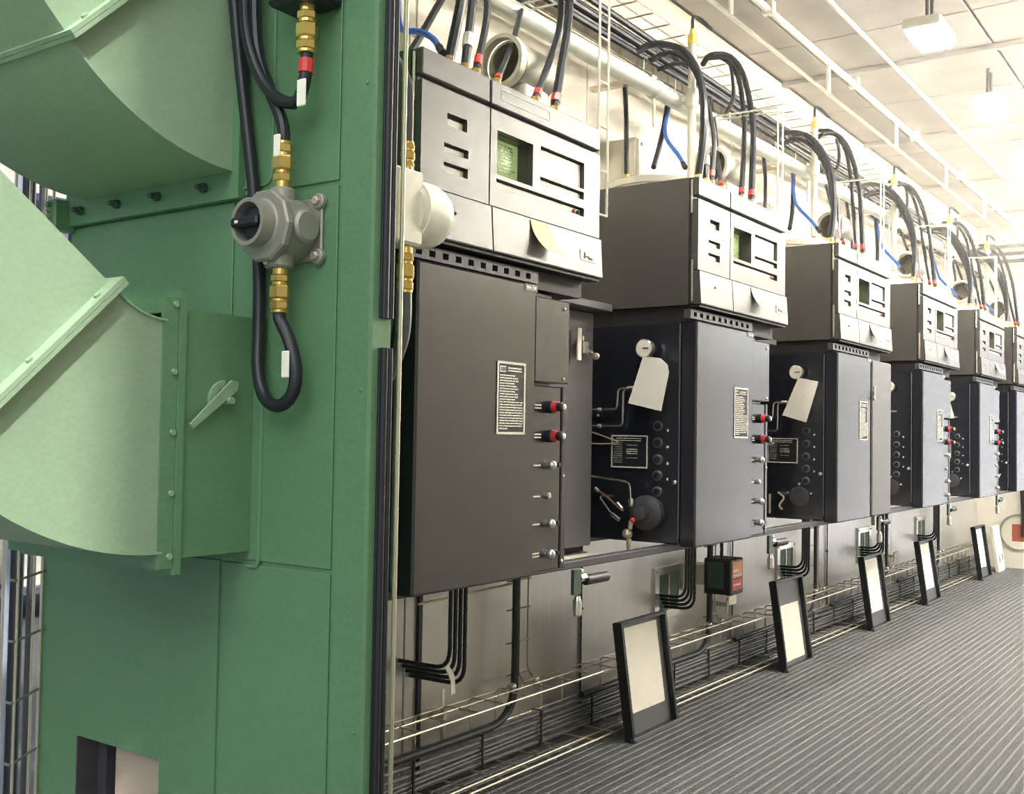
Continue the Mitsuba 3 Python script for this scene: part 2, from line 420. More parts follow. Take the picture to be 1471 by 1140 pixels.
# ------------------------------------------------------------------ ducts
def duct(name, label, YA, W, xs0, zbot, rin, H, coll, edge_dir):
    """A rectangular sheet metal elbow that leaves a vertical flange at x = xs0 toward -x, bends upward by 45 degrees and goes on as a straight length.
    YA: the side that faces the aisle; W: width along y."""
    k = thing(name, label, 'duct')
    cz = zbot + H + rin
    ro = H + rin
    ang = np.linspace(0, math.radians(45), 13)
    inner = [(xs0 - rin * math.sin(t), cz - rin * math.cos(t)) for t in ang]
    outer = [(xs0 - ro * math.sin(t), cz - ro * math.cos(t)) for t in ang]
    # elbow: two cheeks with a rolled edge, throat and heel plates
    cheek = prism_y(inner + outer[::-1], YA, YA + 0.002)
    cheek2 = prism_y(inner + outer[::-1], YA + W - 0.002, YA + W)

    def plate(a, b, y0, y1):
        v, f = [], []
        for (p, q) in zip(a, b):
            v += [(p[0], y0, p[1]), (p[0], y1, p[1]), (q[0], y1, q[1]), (q[0], y0, q[1])]
        for i in range(len(a) - 1):
            for j in range(4):
                s, e = i * 4 + j, i * 4 + (j + 1) % 4
                f += [(s, e, e + 4), (s, e + 4, s + 4)]
        return trimesh.Trimesh(np.array(v), np.array(f), process=False)
    rim = lambda pts, c: [((p[0] - c[0]) * (1 + 0.004 / np.hypot(p[0] - c[0], p[1] - c[1])) + c[0], (p[1] - c[1]) * (1 + 0.004 / np.hypot(p[0] - c[0], p[1] - c[1])) + c[1]) for p in pts]
    c0 = (xs0, cz)
    part(k, 'cheek', cheek, 'm_pale', smooth=False)
    part(k, 'cheek', cheek2, 'm_pale', smooth=False)
    part(k, 'heel', plate(outer, rim(outer, c0), YA - 0.004, YA + W + 0.004), 'm_pale', smooth=30)
    thr = [((p[0] - c0[0]) * (1 - 0.003 / rin) + c0[0], (p[1] - c0[1]) * (1 - 0.003 / rin) + c0[1]) for p in inner]
    part(k, 'throat', plate(inner, thr, YA - 0.004, YA + W + 0.004), 'm_pale', smooth=30)
    # joint flange across the 45 degree mouth (two angle bars with bolts)
    ax = np.array([-math.sin(math.radians(45)), math.cos(math.radians(45))])
    ax = np.array([-math.cos(math.radians(45)), math.sin(math.radians(45))])       # axis of the straight length
    pi, po = np.array(inner[-1]), np.array(outer[-1])
    nrm = (pi - po) / np.linalg.norm(pi - po)
    lip, lpn = 0.024, 0.009

    def slab(s0, s1, over, yo):
        a, b_ = po - nrm * over, pi + nrm * over
        return [tuple(a + ax * s0), tuple(b_ + ax * s0), tuple(b_ + ax * s1), tuple(a + ax * s1)]
    for s in (0.0, 0.0065):
        rect = slab(s, s + 0.006, 0.0, 0)
        part(k, 'flange_bar', prism_y(rect, YA - lip, YA), 'm_pale', smooth=False)
        part(k, 'flange_bar', prism_y(rect, YA + W, YA + W + lip), 'm_pale', smooth=False)
        a = [tuple(pi + ax * s), tuple(pi + nrm * lpn + ax * s), tuple(pi + nrm * lpn + ax * (s + .006)), tuple(pi + ax * (s + .006))]
        part(k, 'flange_bar', prism_y(a, YA - lip, YA + W + lip), 'm_pale', smooth=False)
        a = [tuple(po + ax * s), tuple(po - nrm * lpn + ax * s), tuple(po - nrm * lpn + ax * (s + .006)), tuple(po + ax * (s + .006))]
        part(k, 'flange_bar', prism_y(a, YA - lip, YA + W + lip), 'm_pale', smooth=False)
    for u in (0.10, 0.5, 0.90):
        q = po + (pi - po) * u + ax * .0125
        part(k, 'bolt', hexa((q[0], YA - lip * .5, q[1]), (ax[0], 0, ax[1]), 0.0050, 0.004), 'm_pale', smooth=False)
    # straight length beyond
    ed = np.array(edge_dir) / np.linalg.norm(edge_dir)
    s0 = 0.0125
    A, B = pi + ax * s0, po + ax * s0
    L = 1.1
    C, D = A + ed * L, B + ax * L
    part(k, 'straight_length', prism_y([tuple(A), tuple(C), tuple(D), tuple(B)], YA, YA + W), 'm_pale', smooth=False)
    return k


LOW_Y = 1.259
kd = duct('air_duct', 'lower pale green air duct with damper box and bolted flanges', LOW_Y, 0.36, 0.937, 0.680, 0.120, 0.320, None, (-.155, .119))
bx = to_tri(MB(0.966, 1.0965, LOW_Y, LOW_Y + 0.37, 0.668, 1.020))
part(kd, 'damper_box', bx, 'm_green', smooth=False)
fl = MB(0.955, 0.966, LOW_Y - 0.007, LOW_Y + 0.38, 0.646, 1.046) - MB(0.9, 1.0, LOW_Y + 0.003, LOW_Y + 0.355, 0.684, 1.012)
part(kd, 'box_flange', to_tri(fl), 'm_green', smooth=False)
fl = MB(0.930, 0.9545, LOW_Y - 0.003, LOW_Y + 0.375, 0.655, 1.034) - MB(0.9, 1.0, LOW_Y + 0.003, LOW_Y + 0.355, 0.684, 1.012)
part(kd, 'elbow_flange', to_tri(fl), 'm_green', smooth=False)
for z in (0.672, 0.76, 0.845, 0.93, 1.025):
    part(kd, 'bolt', hexa((0.9485, LOW_Y - 0.003, z), (0, -1, 0), 0.0048, 0.004), 'm_pale', smooth=False)
for y in (1.33, 1.43, 1.53):
    part(kd, 'bolt', hexa((0.9555, y, 1.030), (-1, 0, 0), 0.0055, 0.008), 'm_pale', smooth=False)
# damper lever with quadrant
hc = at(312, 575, 1, LOW_Y)
lv = [at(275, 612, 1, LOW_Y - 0.012), at(337, 553, 1, LOW_Y - 0.012)]
d = (lv[1] - lv[0]) / np.linalg.norm(lv[1] - lv[0])
nn = np.array([-d[2], 0, d[0]])
poly = [tuple((q)[[0, 2]]) for q in (lv[0] + nn * .004, lv[1] + nn * .009, lv[1] + d * .008, lv[1] - nn * .009, lv[0] - nn * .004)]
hk = part(kd, 'damper_lever', prism_y(poly, LOW_Y - 0.014, LOW_Y - 0.009), 'm_pale', smooth=False)
part(hk, 'nut', cat(hexa((hc[0] + .012, LOW_Y, hc[2]), (0, -1, 0), 0.006, 0.02)), 'm_pale', smooth=False)
arc = []
for t in np.linspace(math.radians(95), math.radians(215), 11):
    arc.append((hc[0] + .012 + 0.030 * math.cos(t), hc[2] + 0.030 * math.sin(t)))
arc2 = [(hc[0] + .012 + 0.020 * math.cos(t), hc[2] + 0.020 * math.sin(t)) for t in np.linspace(math.radians(95), math.radians(215), 11)]
part(kd, 'quadrant', prism_y(arc + arc2[::-1], LOW_Y - 0.006, LOW_Y), 'm_pale', smooth=False)

UP_Y = 1.307
ku = duct('air_duct', 'upper green air duct elbow that meets the cabinet near the ceiling', UP_Y, 0.385, 1.090, 1.252, 0.085, 0.315, None, (-.7, .72))
fl = MB(1.083, 1.0964, 1.290, 1.75, 1.206, 1.62) - MB(1.0, 1.2, UP_Y + 0.003, UP_Y + 0.38, 1.256, 1.564)
part(ku, 'wall_flange', to_tri(fl), 'm_green', smooth=False)
for px in (170, 228, 295, 118):
    q = at(px, 305 - (px - 118) * 0.2, 0, 1.083)
    part(ku, 'bolt', cat(hexa((1.083, q[1], 1.229), (-1, 0, 0), 0.008, 0.009), cyl((1.075, q[1], 1.229), (1.064, q[1], 1.229), 0.0045)), 'm_darkgreen', smooth=False)

# bolted bracket left of the ducts
q = at(76, 306, 0, 1.06)
k = thing('pipe_clamp', 'dark green bolted clamp beyond the ducts by the open gap', 'clamp')
part(k, 'plate', box(1.055, 1.0964, q[1] - 0.014, q[1] + 0.014, q[2] - 0.030, q[2] + 0.024, 0.003), 'm_green')
part(k, 'bolt', hexa((1.055, q[1] + 0.002, q[2] - 0.003), (-1, 0, 0), 0.008, 0.010), 'm_wire', smooth=False)
part(k, 'bolt', hexa((1.055, q[1] + 0.002, q[2] + 0.014), (-1, 0, 0), 0.005, 0.007), 'm_green', smooth=False)

# ------------------------------------------------------------------ isolator switch on the green cabinet
def gland(parent, p, d, r=0.0125, L=0.066, name='cable_gland', m='m_brass'):
    p, d = np.asarray(p, float), np.asarray(d, float) / np.linalg.norm(d)
    segs = [cyl(p, p + d * L * .18, r * .82, 18), hexa(p + d * L * .16, d, r * 1.02, L * .16), cyl(p + d * L * .31, p + d * L * .40, r * .86, 18),
            hexa(p + d * L * .39, d, r * 1.12, L * .30), cyl(p + d * L * .68, p + d * L * .76, r * .9, 18), hexa(p + d * L * .75, d, r * 1.05, L * .18), cyl(p + d * L * .92, p + d * L, r * .9, 18)]
    return part(parent, name, cat(segs), m, smooth=False, label='brass cable gland' if m == 'm_brass' else None)


SY, SZ = 1.172, 1.142
sw = thing('isolator_switch', 'grey cast metal isolator switch with black rotary handle on the green cabinet', 'switch')
body = lathe((1.0965, SY, SZ), (-1, 0, 0), [(0, .040), (.006, .046), (.012, .047), (.050, .047), (.054, .050)], 32)
boss = lathe((1.060, SY - 0.006, SZ), (0, 0, 1), [(-.058, .016), (-.055, .019), (.055, .019), (.058, .016)], 20)
side = lathe((1.066, SY, SZ), (0, -1, 0), [(0, .024), (.052, .024), (.056, .020)], 20)
part(sw, 'body', cat(body, boss, side), 'm_cast', smooth=40)
lug = []
for sy in (-1, 1):
    for sz in (-1, 1):
        lug.append(cyl((1.0965, SY + sy * .050, SZ + sz * .040), (1.086, SY + sy * .050, SZ + sz * .040), .012, 16))
        part(sw, 'mounting_bolt', hexa((1.086, SY + sy * .050, SZ + sz * .040), (-1, 0, 0), .0065, .006), 'm_wire', smooth=False)
part(sw, 'mounting_base', cat(lug, box(1.0905, 1.0964, SY - .056, SY + .056, SZ - .046, SZ + .046, .004)), 'm_cast')
cov = lathe((1.0425, SY, SZ), (-1, 0, 0), [(0, .051), (.004, .053), (.011, .053), (.014, .050)], 10)
part(sw, 'cover', cov, 'm_cast', smooth=20)
cup = ring((1.030, SY + .004, SZ + .002), (-1, 0, 0), .034, .028, .026, 32)
part(sw, 'handle_shroud', cat(cup, lathe((1.031, SY + .004, SZ + .002), (-1, 0, 0), [(0, .040), (.004, .036), (.0055, .03)], 32)), 'm_cast', smooth=40)
kn = part(sw, 'rotary_handle', cat(lathe((1.026, SY + .004, SZ + .002), (-1, 0, 0), [(0, .023), (.010, .023), (.012, .020)], 24),
                               box(1.000, 1.016, SY - .020, SY + .036, SZ - .005, SZ + .009, .003)), 'm_rubber', label='black rotary handle')
part(kn, 'pointer', box(.9988, 1.0005, SY + .018, SY + .024, SZ + .000, SZ + .004), 'm_white', smooth=False)
GT, GB = np.array([1.060, SY - .006, SZ + .057]), np.array([1.060, SY - .006, SZ - .057])
gland(sw, GT, (0, 0, 1), .0135, .070)
gland(sw, GB, (0, 0, -1), .0135, .066)

# black box with the upper gland
ub = thing('terminal_box', 'black terminal box at the very top of the green cabinet', 'box')
c = at(442, 8, 0, 1.06)
part(ub, 'body', box(1.03, 1.0965, c[1] - .035, c[1] + .055, c[2] + .0, c[2] + .12, .006), 'm_rubber')
gland(ub, (1.06, c[1], c[2] + .002), (0, 0, -1), .0145, .072)
cg = c.copy()

# cables on the green cabinet
XC = 1.055


def cpt(px, py, X=XC):
    return at(px, py, 0, X)


def resample(p, step):
    p = np.asarray(p, float)
    d = np.r_[0, np.cumsum(np.linalg.norm(np.diff(p, axis=0), axis=1))]
    t = np.linspace(0, d[-1], max(4, int(round(d[-1] / step)) + 1))
    return np.stack([np.interp(t, d, p[:, i]) for i in range(3)], 1), d[-1]


def cable(label, path, r, m='m_cable', group=None, bands=(), n=10, k=6, name='cable', cat_='cable'):
    """bands: (distance from the end, length, material, part name), in metres along the cable."""
    kk = thing(name, label, cat_, group)
    pts, L = resample(spline(path, k), 0.012)
    part(kk, 'sheath', tube(pts, r, n), m)
    for e0, ln, bm, bn in bands:
        t = np.linspace(0, 1, len(pts)) * L
        s0, s1 = (e0, e0 + ln) if e0 >= 0 else (L + e0 - ln, L + e0)
        tt = np.linspace(s0, s1, 4)
        bp = np.stack([np.interp(tt, t, pts[:, i]) for i in range(3)], 1)
        if bn == 'end_sleeve':
            bp = np.vstack([bp, bp[-1] + (bp[-1] - bp[-2]) * .4])
        part(kk, bn, tube(bp, r * 1.15 + .0004, n), bm, label={'m_red': 'red sleeve', 'm_white': 'white marker', 'm_brass': 'brass gland'}.get(bm))
    return kk


top_z = cg[2] + 0.002 - 0.072
c1 = cable('black cable looping from the upper brass gland up to the cabinet top',
           [(1.06, cg[1], top_z + .004), (1.06, cg[1], top_z - .018), (1.058, cg[1] + .002, top_z - .045), cpt(425, 147), cpt(400, 142), cpt(378, 118), cpt(362, 80), cpt(354, 40), cpt(352, 0), cpt(350, -60)], .0092,
           bands=[(.012, .020, 'm_red', 'sleeve')])
c2 = cable('black cable running down behind the isolator and looping up into its lower gland',
           [cpt(334, -60, 1.07), cpt(337, 0, 1.07), cpt(346, 100, 1.075), cpt(357, 200, 1.08), cpt(366, 290, 1.084), cpt(372, 380, 1.084), cpt(372, 470, 1.08), cpt(371, 530, 1.07), cpt(380, 570, 1.065), cpt(400, 583, 1.06), cpt(420, 566, 1.06), cpt(425, 530, 1.06), cpt(416, 490, 1.06), (1.06, SY - .006, SZ - .13), (1.06, SY - .006, SZ - .118)], .0096)
c3 = cable('black cable bending from the cabinet top into the isolator upper gland',
           [cpt(368, -60, 1.065), cpt(367, 20, 1.065), cpt(372, 80, 1.065), cpt(388, 130, 1.063), cpt(404, 170, 1.06), (1.06, SY - .006, SZ + .14), (1.06, SY - .006, SZ + .124)], .0092)
for (px, py, w, h, lab) in ((433, 133, .0085, .0195, 'white cable tag below the uppermost brass gland'), (398, 209, .0065, .0165, 'white cable tag left of the gland above the isolator'), (410, 523, .0072, .019, 'white cable tag inside the cable loop under the isolator')):
    q = cpt(px, py, 1.048)
    solo('cable_tag', box(q[0] - .002, q[0] + .002, q[1] - w, q[1] + w, q[2] - h, q[2] + h, .002), 'm_paper', lab, 'tag')

# ------------------------------------------------------------------ conduits and the cream junction box between the cabinet and the first analyser
jb = thing('junction_box', 'cream junction box with round cover beside the nearest analyser', 'junction box')
JX0, JX1, JY0, JY1 = 1.172, 1.240, 1.05, 1.098
part(jb, 'body', box(JX0, JX1, JY0, JY1, 1.132, 1.246, .004), 'm_cream')
part(jb, 'round_cover', lathe((JX1 - .002, JY0 + .036, 1.190), (1, 0, 0), [(0, .052), (.045, .052), (.062, .047), (.072, .036), (.076, .018), (.077, .001)], 32), 'm_cream', label='domed round cover')
part(jb, 'neck', lathe((JX1 - .010, JY0 + .036, 1.190), (1, 0, 0), [(0, .045), (.010, .05)], 32), 'm_cream')
part(jb, 'mounting_foot', box(1.154, 1.172, JY0 + .028, JY1 - .002, 1.15, 1.23, .002), 'm_cream')
gx, gy = 1.221, 1.068
gland(jb, (gx, gy, 1.2455), (0, 0, 1), .0105, .046)
gland(jb, (gx, gy, 1.1325), (0, 0, -1), .0125, .072)
cable('grey cable rising from the cream junction box', [(gx, gy, 1.29), (gx, gy, 1.34), (gx - .001, gy + .004, 1.385), (gx - .012, gy + .03, 1.43), (gx - .02, gy + .10, 1.47)], .0075, 'm_greycable')
cable('grey cable dropping from the cream junction box into the gap', [(gx, gy, 1.062), (gx, gy, 1.02), (gx, gy + .006, .985), (gx - .006, gy + .03, .93), (gx - .02, gy + .07, .88), (gx - .03, gy + .10, .80)], .0105, 'm_greycable')
cable('thin dark cable beside the grey one under the junction box', [(gx - .02, gy + .012, 1.062), (gx - .02, gy + .014, 1.0), (gx - .026, gy + .04, .94), (gx - .03, gy + .09, .86)], .006, 'm_cable')
p0, p1 = at(583, -20, 1, 1.045), at(560, 1150, 1, 1.045)
solo('steel_rod', rod((p0[0] + .003, 1.045, p0[2] + .3), (p1[0], 1.045, 0.0), .0036, 10), 'm_wire', 'thin steel rod standing upright beside the rubber seals', 'rod')
k = thing('support_strut', 'dark perforated strut behind the thin steel rod', 'strut')
part(k, 'channel', box(1.166, 1.186, 1.125, 1.150, 0.0, 2.3, .002), 'm_dark')
for z in np.arange(.32, 1.5, .12):
    part(k, 'bolt', ball((1.176, 1.124, z), .0035, 8), 'm_chrome')

# ------------------------------------------------------------------ analysers: one template, built at x = 0, y = YF
tpl = []                                                   # (path of the part, ply dict, label, only)


def tp(name, mesh, m, smooth=35, label=None, only=None):
    d = mikit.ply(mesh, m, smooth=smooth)
    i, n = 0, name
    while any(t[0] == n for t in tpl):
        i += 1
        n = f'{name}_{i:03d}'
    tpl.append((n, d, label, only))
    return n


Y = YF
DEP = 0.43
tp('electronics_housing', to_tri((MB(0, .58, Y + .026, Y + DEP, 1.178, 1.495) + MB(.002, .578, Y + .0126, Y + .03, 1.180, 1.494)) - MB(.2115, .3325, Y - .1, Y + .055, 1.3215, 1.4075)), 'm_housing', smooth=False)
tp('bottom_lip', box(.004, .576, Y - .004, Y + .026, 1.172, 1.1775), 'm_gap', smooth=False)
for a, b in ((0, .190), (.194, .58)):
    tp('top_fascia', box(a, b, Y, Y + .014, 1.449, 1.495, .002), 'm_housing')
left = MB(0, .190, Y, Y + .014, 1.264, 1.440)
for a, b, c, d in ((.068, .124, 1.378, 1.400), (.061, .129, 1.332, 1.347), (.061, .128, 1.297, 1.314)):
    left -= MB(a, b, Y - .01, Y + .0125, c, d)
tp('left_fascia', to_tri(left), 'm_housing', smooth=False)
right = MB(.194, .58, Y, Y + .014, 1.264, 1.440)
for a, b, c, d in ((.214, .330, 1.324, 1.405), (.356, .517, 1.356, 1.409), (.356, .517, 1.334, 1.349), (.213, .518, 1.299, 1.316)):
    right -= MB(a, b, Y - .01, Y + (.10 if d == 1.405 else .0122), c, d)
tp('right_fascia', to_tri(right), 'm_housing', smooth=False)
for i, (a, b, c, d) in enumerate(((.070, .122, 1.380, 1.394), (.063, .127, 1.333, 1.344), (.063, .126, 1.298, 1.311))):
    tp('card_slot', box(a, b, Y + .008, Y + .0118, c, d, .001), 'm_keys', label='pale slot')
tp('display_surround', to_tri(MB(.212, .332, Y + .0142, Y + .054, 1.322, 1.407) - MB(.215, .329, Y + .0, Y + .1, 1.325, 1.404)), 'm_housing', smooth=False)
# convex screen
gx_, gz_ = np.meshgrid(np.linspace(.214, .330, 13), np.linspace(1.324, 1.405, 11))
bulge = .012 * (1 - ((gx_ - .272) / .058) ** 2) * (1 - ((gz_ - 1.3645) / .0405) ** 2)
sv = np.stack([gx_.ravel(), (Y + .036 - bulge).ravel() - 0.0, gz_.ravel()], 1)
sf = [(i * 13 + j, i * 13 + j + 1, (i + 1) * 13 + j + 1, (i + 1) * 13 + j) for i in range(10) for j in range(12)]
scr = tp('screen', (sv, np.array(sf)), 'm_screen', smooth=True, label='green lit screen')
txt = []
r2 = random.Random(3)
for row in range(9):
    z = 1.392 - row * .0062
    x = .226
    while x < .300:
        w = r2.uniform(.004, .014)
        bl = .012 * (1 - ((x + w / 2 - .272) / .058) ** 2) * (1 - ((z - 1.3645) / .0405) ** 2)
        txt.append(box(x, x + w, Y + .0348 - bl, Y + .0358 - bl, z, z + .0026))
        x += w + r2.uniform(.003, .008)
tp(scr + '__screen_text', cat(txt), 'm_screentext', smooth=False)
kp = tp('keypad', box(.358, .515, Y + .008, Y + .0118, 1.357, 1.4065, .001), 'm_keys', label='pale keypad')
for r_ in range(3):
    for c_ in range(8):
        pass
tp('keypad', box(.358, .515, Y + .008, Y + .0118, 1.335, 1.3465, .001), 'm_keys', label='pale strip')
ks = tp('indicator_strip', box(.215, .516, Y + .008, Y + .0118, 1.300, 1.3135, .001), 'm_keys', label='pale strip with indicator lamps')
tp(ks + '__red_indicator', lathe((.490, Y + .008, 1.3065), (0, -1, 0), [(0, .004), (.003, .004), (.004, .002)], 12), 'm_red')
tp(ks + '__dark_indicator', lathe((.505, Y + .008, 1.3065), (0, -1, 0), [(0, .004), (.003, .004), (.004, .002)], 12), 'm_gap')
tp('fascia_label', to_tri(MB(.223, .386, Y - .0008, Y, 1.464, 1.484) - MB(.2245, .3845, Y - .01, Y + .01, 1.4655, 1.4825)), 'm_keys', smooth=False)
for a, b in ((0, .192), (.196, .58)):
    tp('bezel', prism_x([(Y - .002, 1.262), (Y + .012, 1.262), (Y + .012, 1.1785), (Y - .009, 1.1785), (Y - .010, 1.181), (Y - .005, 1.260)], a, b), 'm_housing', smooth=False)
nb = tp('nameplate', box(.493, .553, Y - .0095, Y - .006, 1.206, 1.228, .001), 'm_keys', smooth=False, label='small pale maker plate')
tp(nb + '__mark', cat(prism_x([(Y - .0105, 1.211), (Y - .0094, 1.211), (Y - .0094, 1.223), (Y - .0105, 1.223)], .505, .509), box(.509, .525, Y - .0105, Y - .0094, 1.2145, 1.217), box(.522, .538, Y - .0105, Y - .0094, 1.211, 1.2145)), 'm_gap', smooth=False)
tp('housing_hinge', cyl((-.003, Y + .016, 1.405), (-.003, Y + .016, 1.488), .003, 10), 'm_chrome', label='steel hinge pin')
tp('housing_hinge', cyl((-.003, Y + .014, 1.185), (-.003, Y + .014, 1.290), .003, 10), 'm_chrome', label='steel hinge pin')
tp('housing_seam', box(-.0012, .001, Y + .020, Y + .024, 1.18, 1.493), 'm_gap', smooth=False)
tp('screw', lathe((.086, Y - .0065, 1.228), (0, -1, 0), [(0, .003), (.002, .003), (.003, .001)], 10), 'm_gap')
# neck between the two boxes and the slotted strip
tp('neck', box(.012, .56, Y + .030, Y + DEP - .01, 1.137, 1.178), 'm_gap', smooth=False)
sl = MB(-.012, .372, Y + .012, Y + .030, 1.143, 1.166)
for i in range(10):
    sl -= MB(.006 + i * .036, .022 + i * .036, Y - .1, Y + .026, 1.149, 1.160)
tp('slotted_strip', to_tri(sl), 'm_dark', smooth=False)
# oven
tp('oven_body', box(0, .476, Y + .046, Y + DEP, .585, 1.136, .003), 'm_oven')
dr_ = tp('oven_door', box(0, .350, Y, Y + .044, .580, 1.138, .004), 'm_oven')
tp('door_hinge', cyl((-.002, Y + .045, .60), (-.002, Y + .045, 1.13), .0022, 8), 'm_panel')
dl = tp(dr_ + '__door_label', box(.309, .351, Y - .0012, Y + .0005, 1.123, 1.1365, .0004), 'm_panel', smooth=False)
np_ = tp(dr_ + '__data_plate', box(.224, .314, Y - .0012, Y + .0005, .850, .984, .0004), 'm_gap', smooth=False, label='black data plate with pale border and lettering')


def tp3(name, mesh, m, **kw):
    return tp(name, mesh, m, **kw)


bord = MB(.224, .314, Y - .0022, Y - .0011, .850, .984) - MB(.2285, .3095, Y - .01, Y + .01, .8545, .9795)
words = [to_tri(bord)]
r3 = random.Random(11)
z = .9585
words.append(to_tri(MB(.2315, .2505, Y - .0022, Y - .0011, .9640, .9755)))
for (zz) in (.9725, .9675):
    words.append(box(.258, .300 + r3.uniform(-.004, .004), Y - .0022, Y - .0011, zz - .0013, zz + .0013))
zz = .9585
for row in range(21):
    x = .232
    end = .306 if row > 9 else (.290 if row % 3 else .280)
    if row == 20:
        end = .258
    while x < end - .003:
        w = min(r3.uniform(.006, .020), end - x)
        words.append(box(x, x + w, Y - .0022, Y - .0011, zz - .0013, zz + .0013))
        x += w + .002
    zz -= .0049
lm = meshkit.text_mesh('ABB', .0066, .0006, bold=True)
lm.apply_translation(-np.array(lm.bounds).mean(0))
lv_ = lm.vertices.copy()
sc_ = .0165 / np.ptp(lv_[:, 0])
lm.vertices = np.stack([.241 + lv_[:, 0] * sc_, Y - .0025 - lv_[:, 2] * .5, .96975 + lv_[:, 1]], 1)
tp(dr_ + '__plate_lettering', cat(words), 'm_keys', smooth=False)
tp(dr_ + '__plate_emblem', lm, 'm_gap', smooth=False)
lab = [box(.314, .321, Y - .002, Y - .0011, 1.127, 1.1325), box(.3225, .328, Y - .002, Y - .0011, 1.127, 1.1325), box(.332, .338, Y - .002, Y - .0011, 1.127, 1.1325), box(.3395, .3455, Y - .002, Y - .0011, 1.127, 1.1325)]
tp(dr_ + '__label_lettering', cat(lab), 'm_keys', smooth=False)
# control column right of the door
NC = 'open'
tp('control_cover', box(.354, .476, Y + .004, Y + .045, .953, 1.118, .002), 'm_oven')
tp('control_panel', box(.354, .457, Y + .010, Y + .045, .585, .946, .002), 'm_oven')
tp('control_edge', box(.4595, .476, Y + .008, Y + .045, .585, .946, .002), 'm_oven')
for x, z in ((.455, 1.102), (.454, .962), (.465, .768), (.462, .60)):
    tp('panel_screw', lathe((x, Y + (.004 if z > .95 else .008), z), (0, -1, 0), [(0, .0035), (.0025, .0035), (.004, .001)], 10), 'm_chrome')
for z in (.905, .848):
    kn = tp('reset_knob', lathe((.410, Y + .010, z), (0, -1, 0), [(0, .012), (.012, .013), (.014, .011)], 18), 'm_rubber')
    tp(kn + '__red_collar', lathe((.410, Y - .004, z), (0, -1, 0), [(0, .0115), (.010, .0115)], 18), 'm_red')
    tp(kn + '__cap', lathe((.410, Y - .014, z), (0, -1, 0), [(0, .009), (.010, .009), (.012, .007)], 18), 'm_rubber')
    tp(kn + '__tip', lathe((.410, Y - .026, z), (0, -1, 0), [(0, .006), (.003, .006), (.004, .003)], 14), 'm_chrome')
for z in (.791, .677, .618):
    kn = tp('valve_knob', cat(lathe((.410, Y + .010, z), (0, -1, 0), [(0, .007), (.006, .007)], 14), ball((.410, Y - .002, z), .0095, 16)), 'm_chrome', label='chrome ball knob')
    tp(kn + '__stem', cat(lathe((.427, Y + .010, z + .001), (0, -1, 0), [(0, .007), (.010, .007), (.011, .005)], 14), lathe((.432, Y + .0, z + .001), (0, -1, 0), [(0, .004), (.006, .004)], 10)), 'm_rubber')
tp('adjusting_screw', lathe((.408, Y + .010, .731), (0, -1, 0), [(0, .0065), (.008, .0065), (.010, .004)], 14), 'm_chrome')
for z, two in ((.905, 1), (.848, 1), (.791, 0), (.731, 0), (.677, 0), (.618, 1)):
    tp('knob_lettering', cat([box(.362, .386, Y + .0088, Y + .0101, z + dz - .0015, z + dz + .0015) for dz in ((-.003, .003) if two else (0,))]), 'm_keys', smooth=False)
# recessed side cabinet between this oven and the next
tp('side_roof', box(.478, .900, Y + .150, Y + DEP, 1.150, 1.168, .002), 'm_dark')
tp('side_panel', box(.478, .895, Y + .200, Y + .215, .585, 1.149, .002), 'm_panel')
tp('side_tray', box(.478, .920, Y + .110, Y + DEP, .560, .566, .001), 'm_keys', label='pale drip tray')
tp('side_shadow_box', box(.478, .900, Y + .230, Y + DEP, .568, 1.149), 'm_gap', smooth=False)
fi = tp('filter', cyl((.600, Y + .035, .545), (.690, Y + .035, .545), .011, 16), 'm_rubber')
tp(fi + '__fitting', cat(hexa((.577, Y + .035, .552), (1, 0, 0), .009, .022), ball((.580, Y + .035, .565), .008)), 'm_chrome')
rg = tp('regulator_bracket', box(.545, .575, Y + .028, Y + .036, .520, .572, .001), 'm_darkgreen')
tp(rg + '__bowl', lathe((.562, Y + .030, .505), (0, 0, -1), [(-.012, .006), (-.004, .008), (0, .010), (.026, .010), (.030, .007)], 16), 'm_chrome')
tp('door_clip', cat(box(.60, .622, Y + .188, Y + .199, 1.02, 1.10, .002)), 'm_panel')
cl = tp('bulkhead_fitting', cat(box(.815, .840, Y + .178, Y + .2, 1.045, 1.075, .002), cyl((.828, Y + .19, 1.075), (.828, Y + .19, 1.088), .004), cyl((.84, Y + .185, 1.055), (.865, Y + .185, 1.05), .005)), 'm_chrome')
tp(cl + '__knob', ball((.875, Y + .180, 1.042), .009), 'm_wire')

# top of the housing: flat vent disc, open vent ring, gland row
vd = tp('vent_disc', lathe((.150, Y + .20, 1.495), (0, 0, 1), [(0, .120), (.012, .120), (.014, .124), (.030, .124), (.034, .118)], 40), 'm_cream', label='flat cream vent disc')
vr = tp('vent_ring', ring((.490, Y + .20, 1.655), (1, 0, 0), .058, .049, .020, 36), 'm_cream', label='round cream vent ring')
tp(vr + '__vent_body', cat(ring((.520, Y + .20, 1.655), (1, 0, 0), .052, .047, .12, 36), lathe((.60, Y + .20, 1.655), (1, 0, 0), [(0, .048), (.01, .048)], 36)), 'm_cast')
tp(vr + '__vent_foot', box(.53, .62, Y + .16, Y + .24, 1.495, 1.61, .003), 'm_cream')
for x in (.175, .222, .255, .322, .457, .530):
    tp('top_gland', cat(hexa((x, Y + .085, 1.495), (0, 0, 1), .0125, .016), cyl((x, Y + .085, 1.510), (x, Y + .085, 1.546), .0100)), 'm_brass', smooth=False)

# instruments on the left side (unit 2 on)
IN = 'side'


def yz(y, z, x=-.004):
    return (x, Y + y, z)


